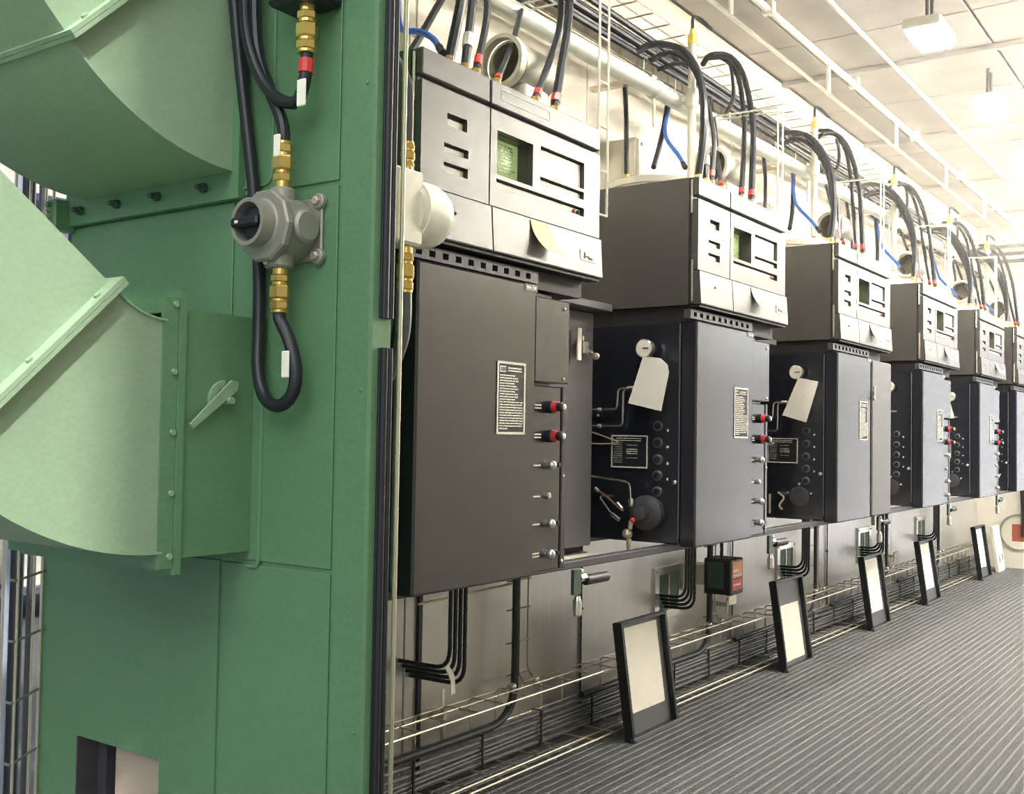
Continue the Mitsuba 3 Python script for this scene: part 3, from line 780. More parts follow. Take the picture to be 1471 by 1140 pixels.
gp = tp('pressure_gauge', lathe(yz(.128, 1.070, -.018), (-1, 0, 0), [(-.018, .006), (0, .010), (.002, .0235), (.018, .0235), (.020, .021)], 28), 'm_chrome', only=IN)
tp(gp + '__dial', lathe(yz(.128, 1.070, -.0375), (-1, 0, 0), [(0, .0205), (.001, .0205)], 28), 'm_paper', only=IN, label='white dial')
tp(gp + '__needle', box(-.0398, -.0386, Y + .114, Y + .130, 1.069, 1.0715), 'm_gap', only=IN)
t1 = fillet([yz(.30, .918, -.012), yz(.216, .918, -.012), yz(.213, .972, -.012), yz(.10, .972, -.012)], .012)
t2 = fillet([yz(.30, .876, -.012), yz(.199, .876, -.012), yz(.196, .970, -.016), yz(.10, .970, -.016)], .012)
tp('sample_tube', tube(t1, .0026, 8), 'm_chrome', only=IN)
tp('sample_tube', tube(t2, .0026, 8), 'm_chrome', only=IN)
tp('tube_fitting', hexa(yz(.185, .972, -.013), (0, -1, 0), .0065, .022), 'm_chrome', smooth=False, only=IN)
tp('tube_fitting', hexa(yz(.272, .918, -.012), (0, -1, 0), .006, .010), 'm_chrome', smooth=False, only=IN)
tp('tube_fitting', hexa(yz(.272, .876, -.012), (0, -1, 0), .006, .010), 'm_chrome', smooth=False, only=IN)
tp('tube_fitting', ball(yz(.273, .903, -.01), .004), 'm_chrome', only=IN)
dp = tp('diagram_plate', box(-.0032, -.0008, Y + .131, Y + .236, .770, .853, .0006), 'm_gap', smooth=False, label='black diagram plate with pale border', only=IN)
bl = [to_tri(MB(-.0045, -.0030, Y + .131, Y + .236, .770, .853) - MB(-.1, .1, Y + .1345, Y + .2325, .7735, .8495))]
for row in range(12):
    z = .844 - row * .0055
    if row < 2:
        bl.append(box(-.0042, -.003, Y + .150, Y + .222, z, z + .0018))
    else:
        bl.append(box(-.0042, -.003, Y + .204, Y + .230, z, z + .0010))
        if row % 3 == 0 or 4 < row < 8:
            bl.append(box(-.0042, -.003, Y + .160, Y + .192, z, z + (.0018 if 4 < row < 8 else .001)))
tp(dp + '__plate_lettering', cat(bl), 'm_keys', smooth=False, only=IN)
tp('sample_tube', tube(spline([yz(.30, .862, -.012), yz(.25, .848, -.012), yz(.210, .834, -.014), yz(.25, .830, -.012), yz(.30, .830, -.012)], 4), .0022, 6), 'm_wire', only=IN)
for z in (.877, .835, .793, .753, .713):
    kk = tp('rotameter_port', lathe(yz(.103, z, .0), (-1, 0, 0), [(0, .0135), (.004, .0135), (.006, .011)], 20), 'm_panel', only=IN)
    tp(kk + '__cap', lathe(yz(.103, z, -.006), (-1, 0, 0), [(0, .008), (.003, .008), (.0035, .003)], 16), 'm_oven', only=IN)
tp('port_lettering', cat([box(-.0012, .0, Y + .074, Y + .079, z - .003, z + .003) for z in (.866, .825, .784, .745)]), 'm_keys', smooth=False, only=IN)
tp('panel_stud', lathe(yz(.055, .738, 0), (-1, 0, 0), [(0, .006), (.006, .006), (.008, .003)], 14), 'm_chrome', only=IN)
tp('side_seam', box(-.0008, .002, Y + .048, Y + .42, .7435, .7455), 'm_gap', smooth=False, only=IN)
rd = tp('regulator', lathe(yz(.125, .660, 0), (-1, 0, 0), [(0, .042), (.010, .044), (.024, .044), (.034, .030), (.036, .018), (.060, .017), (.062, .012)], 32), 'm_dark', only='reg')
tp(rd + '__red_button', ball(yz(.140, .643, -.060), .007), 'm_red', only='reg')
tp(rd + '__tube', tube(fillet([yz(.30, .747, -.02), yz(.190, .738, -.03), yz(.158, .734, -.045), yz(.155, .690, -.045)], .03), .0026, 8), 'm_chrome', only='reg')
tp(rd + '__tube', tube(fillet([yz(.255, .716, -.05), yz(.225, .700, -.05), yz(.188, .676, -.055), yz(.170, .664, -.055)], .01), .003, 8), 'm_copper', only='reg')
tp(rd + '__tube', tube(fillet([yz(.200, .700, -.05), yz(.244, .698, -.05), yz(.200, .655, -.06), yz(.188, .650, -.06)], .012), .0022, 8), 'm_chrome', only='reg')
for q_ in (hexa(yz(.155, .695, -.045), (0, 0, -1), .007, .020), cyl(yz(.20, .655, -.06), yz(.176, .642, -.062), .006), cyl(yz(.256, .718, -.05), yz(.244, .709, -.05), .0045), cyl(yz(.190, .683, -.053), yz(.172, .668, -.055), .0055)):
    tp(rd + '__fitting', q_, 'm_chrome', smooth=30, only='reg')
tp(rd + '__drain_valve', cat(cyl(yz(.150, .640, -.05), yz(.153, .620, -.05), .006), ball(yz(.160, .608, -.05), .013), hexa(yz(.156, .596, -.05), (0, 0, -1), .007, .022), cyl(yz(.156, .576, -.05), yz(.156, .545, -.05), .005)), 'm_wire', smooth=False, only='reg')
rp = tp('blanking_flange', lathe(yz(.125, .660, 0), (-1, 0, 0), [(0, .034), (.005, .034), (.008, .026)], 28), 'm_dark', only='noreg')
for dy, dz in ((0, .042), (.040, .012), (-.040, .012)):
    tp(rp + '__stud', ball(yz(.125 + dy, .660 + dz, -.005), .0045, 10), 'm_chrome', only='noreg')
tp('side_clip', cat(cyl(yz(.225, .665, -.01), yz(.225, .600, -.01), .004), tube(spline([yz(.195, .672, -.012), yz(.175, .655, -.012), yz(.190, .630, -.012), yz(.180, .615, -.012)], 4), .004, 8)), 'm_wire', only='noreg')
cd = tp('cover_door', box(.366, .592, Y - .002, Y + .044, .582, 1.134, .004), 'm_housing', only='cover', label='closed cover door')
tp(cd + '__latch', cat(cyl((.372, Y - .006, .998), (.372, Y - .006, 1.022), .005, 12), cyl((.362, Y - .004, 1.000), (.362, Y - .012, 1.000), .006, 12), box(.376, .385, Y - .007, Y - .001, .992, 1.040, .001)), 'm_chrome', only='cover')
tp('waste_pipe', cat(cyl((.585, Y + .06, .60), (.585, Y + .06, .535), .007)), 'm_wire', only='cover')

solo('mounting_rail', box(1.31, 7.45, Y + .058, Y + .085, .568, .5845, .002), 'm_dark', 'long dark front rail running under all the analysers', 'rail')
solo('mounting_rail', box(1.31, 7.45, Y + .33, Y + .36, .568, .5845, .002), 'm_dark', 'dark rear rail under the analysers close to the steel wall', 'rail')
unit_text = ['nearest black process analyser, beside the cream junction box', 'second black process analyser, with a tube-fed regulator under the gauge on its side',
             'third black process analyser, with a closed cover door beside its oven door', 'fourth black process analyser from the green cabinet, right after the one with the cover door',
             'fifth black process analyser from the green cabinet, second last of the row', 'farthest black process analyser, cut by the right edge']
units = []
for u, x0 in enumerate(UX):
    k = thing('process_analyser', unit_text[u], 'analyser')
    units.append(k)
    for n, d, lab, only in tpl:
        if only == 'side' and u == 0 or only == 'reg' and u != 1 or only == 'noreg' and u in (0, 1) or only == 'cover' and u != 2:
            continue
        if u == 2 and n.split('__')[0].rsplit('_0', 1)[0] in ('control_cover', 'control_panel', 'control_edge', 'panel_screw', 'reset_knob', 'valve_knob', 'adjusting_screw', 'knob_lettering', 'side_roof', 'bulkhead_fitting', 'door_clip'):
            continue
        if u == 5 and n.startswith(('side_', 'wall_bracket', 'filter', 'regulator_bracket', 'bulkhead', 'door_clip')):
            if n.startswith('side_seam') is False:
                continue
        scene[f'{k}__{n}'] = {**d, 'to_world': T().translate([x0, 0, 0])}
        if n == 'screen':
            scene[f'{k}__{n}']['emitter'] = {'type': 'area', 'radiance': rgb(.060, .078, .032), 'sampling_weight': 0.05}
        if lab:
            labels[f'{k}__{n}'] = {'label': lab}

# curled notes on the bezels and paper tags on the gauges
def sheet(points_fn, nu, nv, th=.0006):
    v = np.array([points_fn(i / nu, j / nv) for j in range(nv + 1) for i in range(nu + 1)])
    w = nu + 1
    f = [(j * w + i, j * w + i + 1, (j + 1) * w + i + 1, (j + 1) * w + i) for j in range(nv) for i in range(nu)]
    m = trimesh.Trimesh(v, np.array([q for a, b, c, d in f for q in ((a, b, c), (a, c, d))]), process=False)
    m2 = m.copy()
    m.fix_normals() if False else None
    m2.vertices = m.vertices + m.vertex_normals * th
    rim = [j for j in range(w)] + [w * (j + 1) - 1 for j in range(1, nv + 1)] + [w * nv + i for i in range(nu - 1, -1, -1)] + [w * j for j in range(nv - 1, 0, -1)]
    n0 = len(v)
    s = [q for a, b in zip(rim, rim[1:] + rim[:1]) for q in ((a, b, b + n0), (a, b + n0, a + n0))]
    return trimesh.Trimesh(np.vstack([m.vertices, m2.vertices]), np.vstack([m.faces[:, ::-1], m2.faces + n0, s]), process=False)


nt = mikit.ply(sheet(lambda u, v: (.316 + .066 * u + .004 * v + .014 * v * v, YF - .0065 - .004 * v - .024 * v * v, 1.258 - .064 * v + .006 * v * v), 4, 8), 'm_note', smooth=True)
place_note = ['hanging on the nearest analyser', 'hanging on the second analyser from the green cabinet', 'hanging on the analyser with the closed cover door', 'hanging on the fourth analyser from the green cabinet', 'hanging on the fifth analyser from the green cabinet', 'hanging on the farthest analyser']
for u, x0 in enumerate(UX):
    kk = key_for('paper_note')
    scene[kk] = {**nt, 'to_world': T().translate([x0, 0, 0])}
    tag(kk, 'curled yellowed paper note ' + place_note[u], 'note', 'curled notes on the analysers')
tagp = [(.128, 1.050), (.079, 1.044), (.060, 1.028), (.055, 1.008), (.073, .913), (.166, .933)]
tagr = [(.118, 1.052), (.050, 1.038), (.088, .905), (.170, .928)]


def tag_mesh(poly, cy, cz):
    m = prism_x([(YF + a, b) for a, b in poly], -.040, -.0385)
    for _ in range(3):
        m = m.subdivide()
    v = m.vertices.copy()
    d = (v[:, 2] - 1.05)
    v[:, 0] += .16 * d * d * -1 + .02 * d
    m.vertices = v
    return m


kt = solo('paper_tag', tag_mesh(tagp, 0, 0).apply_translation((UX[1], 0, 0)), 'm_paper', 'blank white tag with clipped corners under the gauge of the second analyser', 'tag', smooth=False)
kt = solo('paper_tag', tag_mesh(tagr, 0, 0).apply_translation((UX[2], 0, 0)), 'm_paper', 'blank white rectangular tag under the gauge of the third analyser', 'tag', smooth=False)
sm = [(.150, 1.045), (.128, 1.045), (.105, .965), (.130, .962)]
solo('paper_tag', tag_mesh(sm, 0, 0).apply_translation((UX[4], 0, 0)), 'm_paper', 'narrow white tag twisted under the gauge of the fifth analyser', 'tag', smooth=False)
solo('paper_tag', tag_mesh(sm, 0, 0).apply_translation((UX[5], 0, 0)), 'm_paper', 'small white tag on the side of the farthest analyser', 'tag', smooth=False)
q = at(832, 494, 1, 1.332)
solo('cable_tag', box(q[0] - .009, q[0] + .009, 1.330, 1.334, q[2] - .038, q[2] + .038, .001), 'm_paper', 'tall white tag beside the nearest analyser control column', 'tag', smooth=False)

# ------------------------------------------------------------------ floor tray, its cables, things on the steel wall
def wire_tray(name, label, x0, x1, rails, cross, step, cat_='cable tray', r=.0026, m='m_wire'):
    """rails: (y, z) of the wires along x; cross: the (y, z) polyline of each cross wire."""
    k = thing(name, label, cat_)
    for y, z in rails:
        part(k, 'long_wire', rod((x0, y, z), (x1, y, z), r, 6), m)
    cw = mikit.ply(tube(fillet([(0, y, z) for y, z in cross], .012, 4), r * .9, 6), m, smooth=35)
    n = int((x1 - x0) / step)
    for i in range(n):
        kk = key_for(f'{k}__cross_wire')
        scene[kk] = {**cw, 'to_world': T().translate([x0 + .03 + i * step, 0, 0])}
    return k


wire_tray('floor_cable_tray', 'galvanised wire cable tray along the foot of the steel wall', 1.36, 7.70,
          [(1.502, .026), (1.540, .024), (1.615, .026), (1.618, .113), (1.618, .196), (1.575, .200), (1.504, .203)],
          [(1.502, .022), (1.618, .022), (1.618, .200), (1.502, .200)], .105)
names = ['topmost', 'second', 'third', 'fourth', 'fifth', 'lowest']
for i in range(6):
    z = .106 - i * .0145
    pts = []
    for j, x in enumerate(np.arange(1.36, 7.75, .35)):
        pts.append((x, 1.600 + .003 * math.sin(j * 1.7 + i), z + .004 * math.sin(j * .9 + i * 1.3)))
    solo('tray_cable', tube(spline(pts, 3), .0058, 8), 'm_greycable', f'grey cable lying in the floor tray, {names[i]} of the bundle', 'cable', 'cables in the floor tray')
NTH = 'first second third fourth fifth sixth seventh eighth ninth tenth eleventh twelfth thirteenth fourteenth fifteenth sixteenth seventeenth eighteenth nineteenth twentieth twenty-first twenty-second twenty-third twenty-fourth'.split()
ties = [x for x in np.arange(1.62, 7.6, .26)]
tie = mikit.ply(cat(box(-.003, .003, 1.588, 1.5915, .026, .116), box(-.003, .003, 1.588, 1.62, .116, .118)), 'm_rubber', smooth=False)
for x in ties[:24]:
    kk = key_for('cable_tie')
    scene[kk] = {**tie, 'to_world': T().translate([x, 0, 0])}
    tag(kk, f'black strap around the grey cables in the floor tray, {NTH[ties.index(x)]} from the green cabinet', 'cable tie', 'black straps on the floor tray cables')

# framed boards leaning on the tray
bw, bh, bt = .275, .328, .028
fr = MB(0, bw, 0, bt, 0, bh) - MB(.012, bw - .012, -.1, bt - .006, .014, bh - .008)
fr_d = mikit.ply(to_tri(fr), 'm_rubber', smooth=False)
bd_d = mikit.ply(box(.012, bw - .012, bt - .0105, bt - .0062, .014, bh - .008), 'm_panel', smooth=False)
pa_d = mikit.ply(box(.026, bw - .040, bt - .0116, bt - .0106, .072, bh - .020), 'm_paper', smooth=False)
pb_d = mikit.ply(box(.026, bw - .040, bt - .0116, bt - .0106, .030, bh - .095), 'm_paper', smooth=False)
lg_d = mikit.ply(box(-.003, bw + .003, -.006, .010, 0, .012, .002), 'm_panel', smooth=False)
sc_d = mikit.ply(cat([box(.05 + i * .02, .052 + i * .02, bt - .0120, bt - .0115, .16, .20 + .05 * ((i * 7) % 3) / 2) for i in range(9)]), 'm_keys', smooth=False)
bpos = [(2.637, 1.440), (3.773, 1.436), (4.834, 1.445), (5.776, 1.450), (7.033, 1.444)]
btxt = ['nearest black framed board with a white sheet leaning on the floor tray', 'second black framed board, its white sheet set low under a dark top band', 'third black framed board from the green cabinet leaning on the tray', 'fourth black framed board from the green cabinet leaning on the tray', 'farthest black framed board, beside the plain white board']
for i, (x, y) in enumerate(bpos):
    k = thing('framed_board', btxt[i], 'board', 'framed boards leaning along the tray')
    tw = T().translate([x, y, TH]) @ T().rotate([1, 0, 0], -8.0)
    for n, d in (('frame', fr_d), ('backing', bd_d), ('white_sheet', pb_d if i == 1 else pa_d), ('bottom_ledge', lg_d)):
        scene[f'{k}__{n}'] = {**d, 'to_world': tw}
k = thing('white_board', 'plain cream board leaning at the far end of the row', 'board')
tw = T().translate([7.56, 1.452, TH]) @ T().rotate([1, 0, 0], -8.0)
scene[f'{k}__panel'] = {**mikit.ply(box(0, .20, 0, .022, 0, .30, .002), 'm_cream', smooth=False), 'to_world': tw}
scene[f'{k}__hand_hole'] = {**mikit.ply(box(.06, .08, -.001, .001, .06, .10), 'm_panel', smooth=False), 'to_world': tw}
scene[f'{k}__hand_hole_001'] = {**mikit.ply(box(.15, .17, -.001, .001, .07, .11), 'm_panel', smooth=False), 'to_world': tw}

# vertical wire ladders with a dark cable that runs into the floor tray
for i, x in enumerate((2.285, 3.46, 4.52, 5.56, 6.60)):
    k = thing('wire_ladder', f'short upright wire ladder rising from the floor tray under the {ORD[i]} analyser', 'cable ladder', 'upright wire ladders')
    for dx in (.0, .033, .080):
        if dx:
            part(k, 'rail', tube(fillet([(x + dx, 1.615, .545), (x + dx, 1.615, .235), (x + dx + .03, 1.615, .20)], .03), .0025, 6), 'm_wiredark')
    for z in (.47, .395, .310, .228):
        part(k, 'rung', tube(fillet([(x - .02, 1.612, z), (x + .086, 1.612, z)], .01), .0023, 6), 'm_wiredark')
    part(k, 'clamp', ball((x + .10, 1.60, .202), .010), 'm_chrome')
    part(k, 'clamp', cat(ball((x - .02, 1.59, .205), .010), cyl((x - .03, 1.595, .205), (x + .0, 1.60, .205), .006)), 'm_chrome')
    cable(f'dark cable running down the wire ladder under the {ORD[i]} analyser into the tray', [(x + .004, 1.600, .545), (x + .004, 1.600, .40), (x + .004, 1.600, .26), (x - .004, 1.598, .19), (x - .03, 1.596, .145), (x - .09, 1.594, .122), (x - .2, 1.595, .119), (x - .45, 1.595, .1195), (x - .85, 1.595, .119)], .0105 if i < 2 else .008, 'm_cable', 'dark cables on the wire ladders')

# black tubes that turn into the wall
for i, (x, n) in enumerate(((1.925, 4), (3.215, 4), (4.28, 4), (5.31, 4), (6.36, 3))):
    for j in range(n):
        yy = (1.512 if i == 0 else 1.560) - .004 * j
        zz = (.280 if i == 0 else .286) + .0135 * (n - 1 - j)
        xx = x + (.013 * j - .02)
        pts = fillet([(xx, yy, .567), (xx, yy, zz), (xx - .004, Y_WALL - .001, zz)], .045, 7)
        solo('gas_tube', tube(pts, .0048, 8), 'm_cable', f'black tube turning into the wall below the {ORD[i]} analyser, {["leftmost", "second", "third", "rightmost"][j]} of its bundle', 'tube', 'black tubes into the wall')
for i, x in enumerate((2.70, 3.78, 4.83)):
    solo('wall_rod', cat(rod((x, 1.655, .03), (x, 1.655, .56), .0028, 8), box(x - .008, x + .008, 1.652, 1.6599, .34, .346)), 'm_darkgreen', f'thin dark green upright rod on the steel wall, {ORDG[i]} the green cabinet', 'rod', 'green rods on the steel wall')
q0, q1 = at(573, 880, 1, 1.62), at(760, 856, 1, 1.62)
solo('steel_rod', rod((1.92, 1.62, .452), (2.33, 1.62, .462), .003, 8), 'm_wire', 'thin horizontal rod on the steel wall under the nearest analyser', 'rod')
solo('black_strip', box(1.962, 1.975, 1.652, 1.66, .0, .56), 'm_rubber', 'narrow black upright strip on the steel wall behind the black tubes', 'strip', smooth=False)
q = at(645, 965, 1, 1.50)
for (a, b, lab) in (((-.012, .016), (.008, -.012), 'white paper tag tied to the lowest black tubes, left one'), ((.010, -.010), (.012, -.050), 'white paper tag hanging from the black tubes, right one')):
    p = np.array([q[0] + a[0], 1.498, q[2] + a[1]])
    r = np.array([q[0] + b[0], 1.494, q[2] + b[1]])
    d = (r - p) / np.linalg.norm(r - p)
    nn = np.array([-d[2], 0, d[0]])
    pl = [tuple(v[[0, 2]]) for v in (p + nn * .006, r + nn * .008, r - nn * .008, p - nn * .006)]
    solo('tie_tag', prism_y(pl, 1.496, 1.498), 'm_paper', lab, 'tag', smooth=False)
k = thing('drain_cock', 'small metal drain cock with a pale strip on the wall near the black tubes', 'valve')
q = at(628, 1025, 1, 1.645)
part(k, 'body', cat(cyl((q[0], 1.66, q[2]), (q[0], 1.62, q[2]), .010), cyl((q[0] + .0, 1.628, q[2] + .02), (q[0], 1.628, q[2] - .06), .006)), 'm_wire')
part(k, 'strip', box(q[0] - .006, q[0] + .006, 1.626, 1.629, q[2] + .015, q[2] + .062, .001), 'm_paper', smooth=False)

# inspection ports in the steel wall
for i, x in enumerate((3.165, 4.228, 5.28, 6.33)):
    k = thing('inspection_port', f'small framed square port in the steel wall below the {ORD[i + 1]} analyser', 'port', 'square ports in the steel wall')
    f = MB(x - .012, x + .190, Y_WALL - .010, Y_WALL, .248, .418) - MB(x + .018, x + .160, Y_WALL - .1, Y_WALL + .1, .272, .394)
    part(k, 'frame', to_tri(f), 'm_chrome', smooth=False)
    part(k, 'pane', box(x + .018, x + .086, Y_WALL - .005, Y_WALL - .001, .272, .394), 'm_darkgreen', smooth=False, label='dark green pane')
    part(k, 'pane', box(x + .096, x + .160, Y_WALL - .005, Y_WALL - .001, .272, .394), 'm_darkgreen', smooth=False)
    part(k, 'mullion', box(x + .086, x + .096, Y_WALL - .008, Y_WALL - .001, .272, .394), 'm_wire', smooth=False)
    for sx in (x - .002, x + .180):
        part(k, 'screw', cat(ball((sx, Y_WALL - .011, .406), .0045, 8), ball((sx, Y_WALL - .011, .260), .0045, 8)), 'm_chrome')

k = thing('relay_box', 'black box with an orange and red label on the steel wall below the second analyser', 'relay box')
part(k, 'case', box(3.413, 3.519, 1.50, 1.60, .315, .437, .004), 'm_rubber')
part(k, 'side_plate', box(3.4115, 3.413, 1.525, 1.585, .335, .425, .0005), 'm_darkgreen', smooth=False)
part(k, 'orange_label', box(3.424, 3.508, 1.4982, 1.50, .372, .428, .0005), 'm_orange', smooth=False)
part(k, 'red_label', box(3.424, 3.508, 1.4982, 1.50, .330, .368, .0005), 'm_red', smooth=False)
lt = [box(3.430, 3.470, 1.4974, 1.4982, .392, .402), box(3.430, 3.500, 1.4974, 1.4982, .378, .383), box(3.430, 3.490, 1.4974, 1.4982, .346, .352)]
part(k, 'label_lettering', cat(lt), 'm_paper', smooth=False)
part(k, 'white_slip', box(3.40, 3.46, 1.499, 1.501, .285, .314), 'm_paper', smooth=False)
part(k, 'bracket', box(3.43, 3.50, 1.60, Y_WALL, .34, .41, .002), 'm_wire', smooth=False)
cable('black cable feeding the relay box from above', [(3.47, 1.56, .435), (3.47, 1.56, .48), (3.47, 1.57, .55)], .006)
for x, n in ((3.62, 'third'), (5.72, 'fifth')):
    k = thing('wall_valve', f'small red and steel valve on the wall below the {n} analyser', 'valve')
    part(k, 'body', cat(cyl((x, 1.66, .25), (x, 1.60, .25), .008), cyl((x, 1.605, .27), (x, 1.605, .22), .006)), 'm_wire')
    part(k, 'handle', box(x - .022, x + .022, 1.592, 1.598, .268, .276, .001), 'm_red' if n == 'third' else 'm_wire')

# end of the room
k = thing('round_hatch', 'round framed plate with a red square on the far end wall', 'hatch')
c = np.array([X_END, 1.392, .245])
part(k, 'rim', ring((X_END, c[1], c[2]), (-1, 0, 0), .125, .112, .014, 36), 'm_cast')
part(k, 'disc', lathe((X_END, c[1], c[2]), (-1, 0, 0), [(0, .112), (.004, .112)], 36), 'm_cream')
part(k, 'red_square', box(X_END - .006, X_END - .004, c[1] - .045, c[1] + .045, c[2] - .06, c[2] + .055), 'm_rust', smooth=False)
cable('black cable hanging down the far end wall past the round hatch', [(7.86, 1.47, .62), (7.85, 1.42, .64), (7.85, 1.375, .60), (7.86, 1.365, .5), (7.87, 1.36, .35), (7.88, 1.36, .22)], .016)
for i, z in enumerate((2.05, 2.10, 2.15)):
    solo('end_rail', box(7.70, 7.73, .7, 1.62, z, z + .02), 'm_dark', f'dark cross rail high on the far end wall, {["lowest", "middle", "topmost"][i]} of three', 'rail', 'cross rails at the far end', smooth=False)

# ------------------------------------------------------------------ overhead pipe, trays, risers
pp = thing('overhead_pipe', 'long pale pipe running above the analysers', 'pipe')
part(pp, 'pipe', cyl((1.30, 1.45, 1.835), (7.88, 1.45, 1.925), .0245, 24), 'm_pipe')


def pz(x):
    return 1.835 + (x - 1.30) / 6.58 * .09


for x in (2.72, 3.98, 5.05, 6.10, 7.1):
    part(pp, 'coupling', lathe((x, 1.45, pz(x)), (1, 0, 0), [(0, .026), (.004, .029), (.024, .029), (.028, .026)], 24), 'm_pipe')
    part(pp, 'hanger', cat(rod((x + .01, 1.45, pz(x)), (x + .01, 1.45, pz(x) - .11), .005, 8), box(x - .004, x + .024, 1.45, Y_WALL, pz(x) + .028, pz(x) + .04)), 'm_wire', smooth=False)
wire_tray('overhead_cable_tray', 'upper wire cable tray high on the white wall', 1.32, 7.85, [(1.505, 2.125), (1.555, 2.125), (1.618, 2.125), (1.618, 2.075), (1.618, 2.012)], [(1.505, 2.12), (1.616, 2.12), (1.616, 2.008)], .105)
wire_tray('overhead_cable_tray', 'lower wire cable tray just behind the pale pipe', 1.32, 7.85, [(1.535, 1.945), (1.615, 1.945), (1.615, 1.985)], [(1.535, 1.985), (1.535, 1.942), (1.615, 1.942), (1.615, 1.985)], .21)
for i in range(5):
    pts = [(x, 1.572 + .014 * (i % 2) + .004 * math.sin(x * 3 + i), 2.020 + .016 * i + .004 * math.sin(x * 2.3 + 2 * i)) for x in np.arange(1.32, 7.86, .4)]
    solo('overhead_cable', tube(spline(pts, 2), .0095, 8), 'm_cable', f'black cable along the upper tray, {["lowest", "second lowest", "middle", "second highest", "highest"][i]} of the bundle', 'cable', 'cables along the upper tray')
for i in range(4):
    pts = [(x, 1.550 + .018 * i + .004 * math.sin(x * 3 + i), 1.958 + .006 * math.sin(x * 2.0 + 2 * i)) for x in np.arange(1.32, 7.86, .4)]
    solo('overhead_cable', tube(spline(pts, 2), .009, 8), 'm_cable', f'black cable along the lower tray behind the pipe, {["frontmost", "second", "third", "rearmost"][i]} of the bundle', 'cable', 'cables along the lower tray')
for i, x0 in enumerate(UX):
    x = x0 + .47
    if i == 0:
        continue
    k = thing('riser_valve', f'cream riser with a yellow valve above the {ORD[i]} analyser', 'valve', 'risers with yellow valves')
    part(k, 'pipe', cyl((x, 1.40, pz(x) - .26), (x, 1.40, 2.03), .012, 14), 'm_cream')
    part(k, 'tee', cat(lathe((x, 1.40, pz(x)), (0, 0, 1), [(-.03, .016), (-.026, .019), (.026, .019), (.03, .016)], 16), cyl((x, 1.40, pz(x)), (x, 1.45, pz(x)), .015)), 'm_cream')
    part(k, 'yellow_valve', cat(hexa((x, 1.40, 2.02), (0, 0, 1), .016, .030), cyl((x, 1.40, 2.05), (x, 1.40, 2.066), .008)), 'm_yellow', smooth=False)
    kc = part(k, 'hook', tube(spline([(x, 1.40, 2.066), (x + .002, 1.40, 2.10), (x + .03, 1.39, 2.105), (x + .07, 1.37, 2.08)], 4), .005, 8), 'm_cable')

# cables from the trays to each analyser (measured on the second one)
B = UX[1]


def land(path, yy=1.237):
    q = [list(p) for p in path]
    q[-1] = [min((.175, .222, .255, .322, .457, .530), key=lambda g: abs(g - q[-1][0] + (.022 if .26 < q[-1][0] < .3 else 0))), 1.235, 1.538]
    return q


def rel(path):
    return [tuple(at(px, py, 1, yy) - np.array([B, 0, 0])) for px, py, yy in path]


CT = [
    ('thick black cable arching over the pipe to the left glands', rel([(916, 74, 1.53), (940, 63, 1.49), (980, 72, 1.41), (1003, 105, 1.32), (1011, 150, 1.26), (1010, 200, 1.24), (1004, 232, 1.235)]), .0105, 'm_cable', ()),
    ('second thick black cable under the arching one', rel([(932, 88, 1.53), (962, 76, 1.48), (990, 90, 1.40), (1008, 125, 1.33), (1014, 180, 1.27), (1014, 236, 1.236)]), .0090, 'm_cable', [(-.05, .03, 'm_white', 'marker')]),
    ('third black cable of the left arch', rel([(945, 100, 1.55), (975, 91, 1.48), (998, 100, 1.40), (1016, 150, 1.31), (1026, 200, 1.26), (1027, 242, 1.236)]), .0072, 'm_cable', [(-.022, .022, 'm_red', 'sleeve')]),
    ('black cable arching from the riser to the right glands', rel([(1010, 92, 1.52), (1020, 80, 1.47), (1045, 80, 1.43), (1064, 100, 1.38), (1076, 140, 1.33), (1082, 190, 1.29), (1080, 258, 1.237)]), .0095, 'm_cable', [(-.022, .022, 'm_red', 'sleeve')]),
    ('black cable inside the right arch', rel([(1016, 84, 1.52), (1040, 84, 1.46), (1060, 110, 1.40), (1068, 160, 1.35), (1069, 205, 1.32), (1058, 255, 1.237)]), .0078, 'm_cable', [(-.022, .022, 'm_red', 'sleeve')]),
    ('short black cable looping behind the pipe', rel([(1048, 86, 1.46), (1053, 112, 1.45), (1053, 142, 1.47), (1043, 163, 1.54)]), .0072, 'm_cable', ()),
    ('thin black cable with a red sleeve near the vent ring', rel([(1020, 140, 1.50), (1026, 175, 1.42), (1030, 215, 1.35), (1036, 246, 1.237)]), .0065, 'm_cable', [(-.022, .022, 'm_red', 'sleeve')]),
    ('black cable dropping behind the vent disc', rel([(961, 138, 1.53), (955, 175, 1.48), (947, 212, 1.44), (939, 240, 1.42)]), .008, 'm_cable', ()),
    ('bright blue hose curving onto the top', rel([(963, 148, 1.52), (956, 178, 1.46), (958, 200, 1.42), (974, 222, 1.34), (984, 240, 1.28)]), .006, 'm_blue', [(-.001, .03, 'm_rubber', 'end_sleeve')]),
    ('black cable hanging straight down the white wall', rel([(896, 100, 1.57), (899, 150, 1.55), (900, 200, 1.54), (900, 268, 1.54)]), .0072, 'm_cable', [(-.001, .035, 'm_brass', 'gland')]),
]
LANDED = [(nm, land(p) if abs(p[-1][1] - 1.236) < .01 else p, r, m, b) for nm, p, r, m, b in CT]
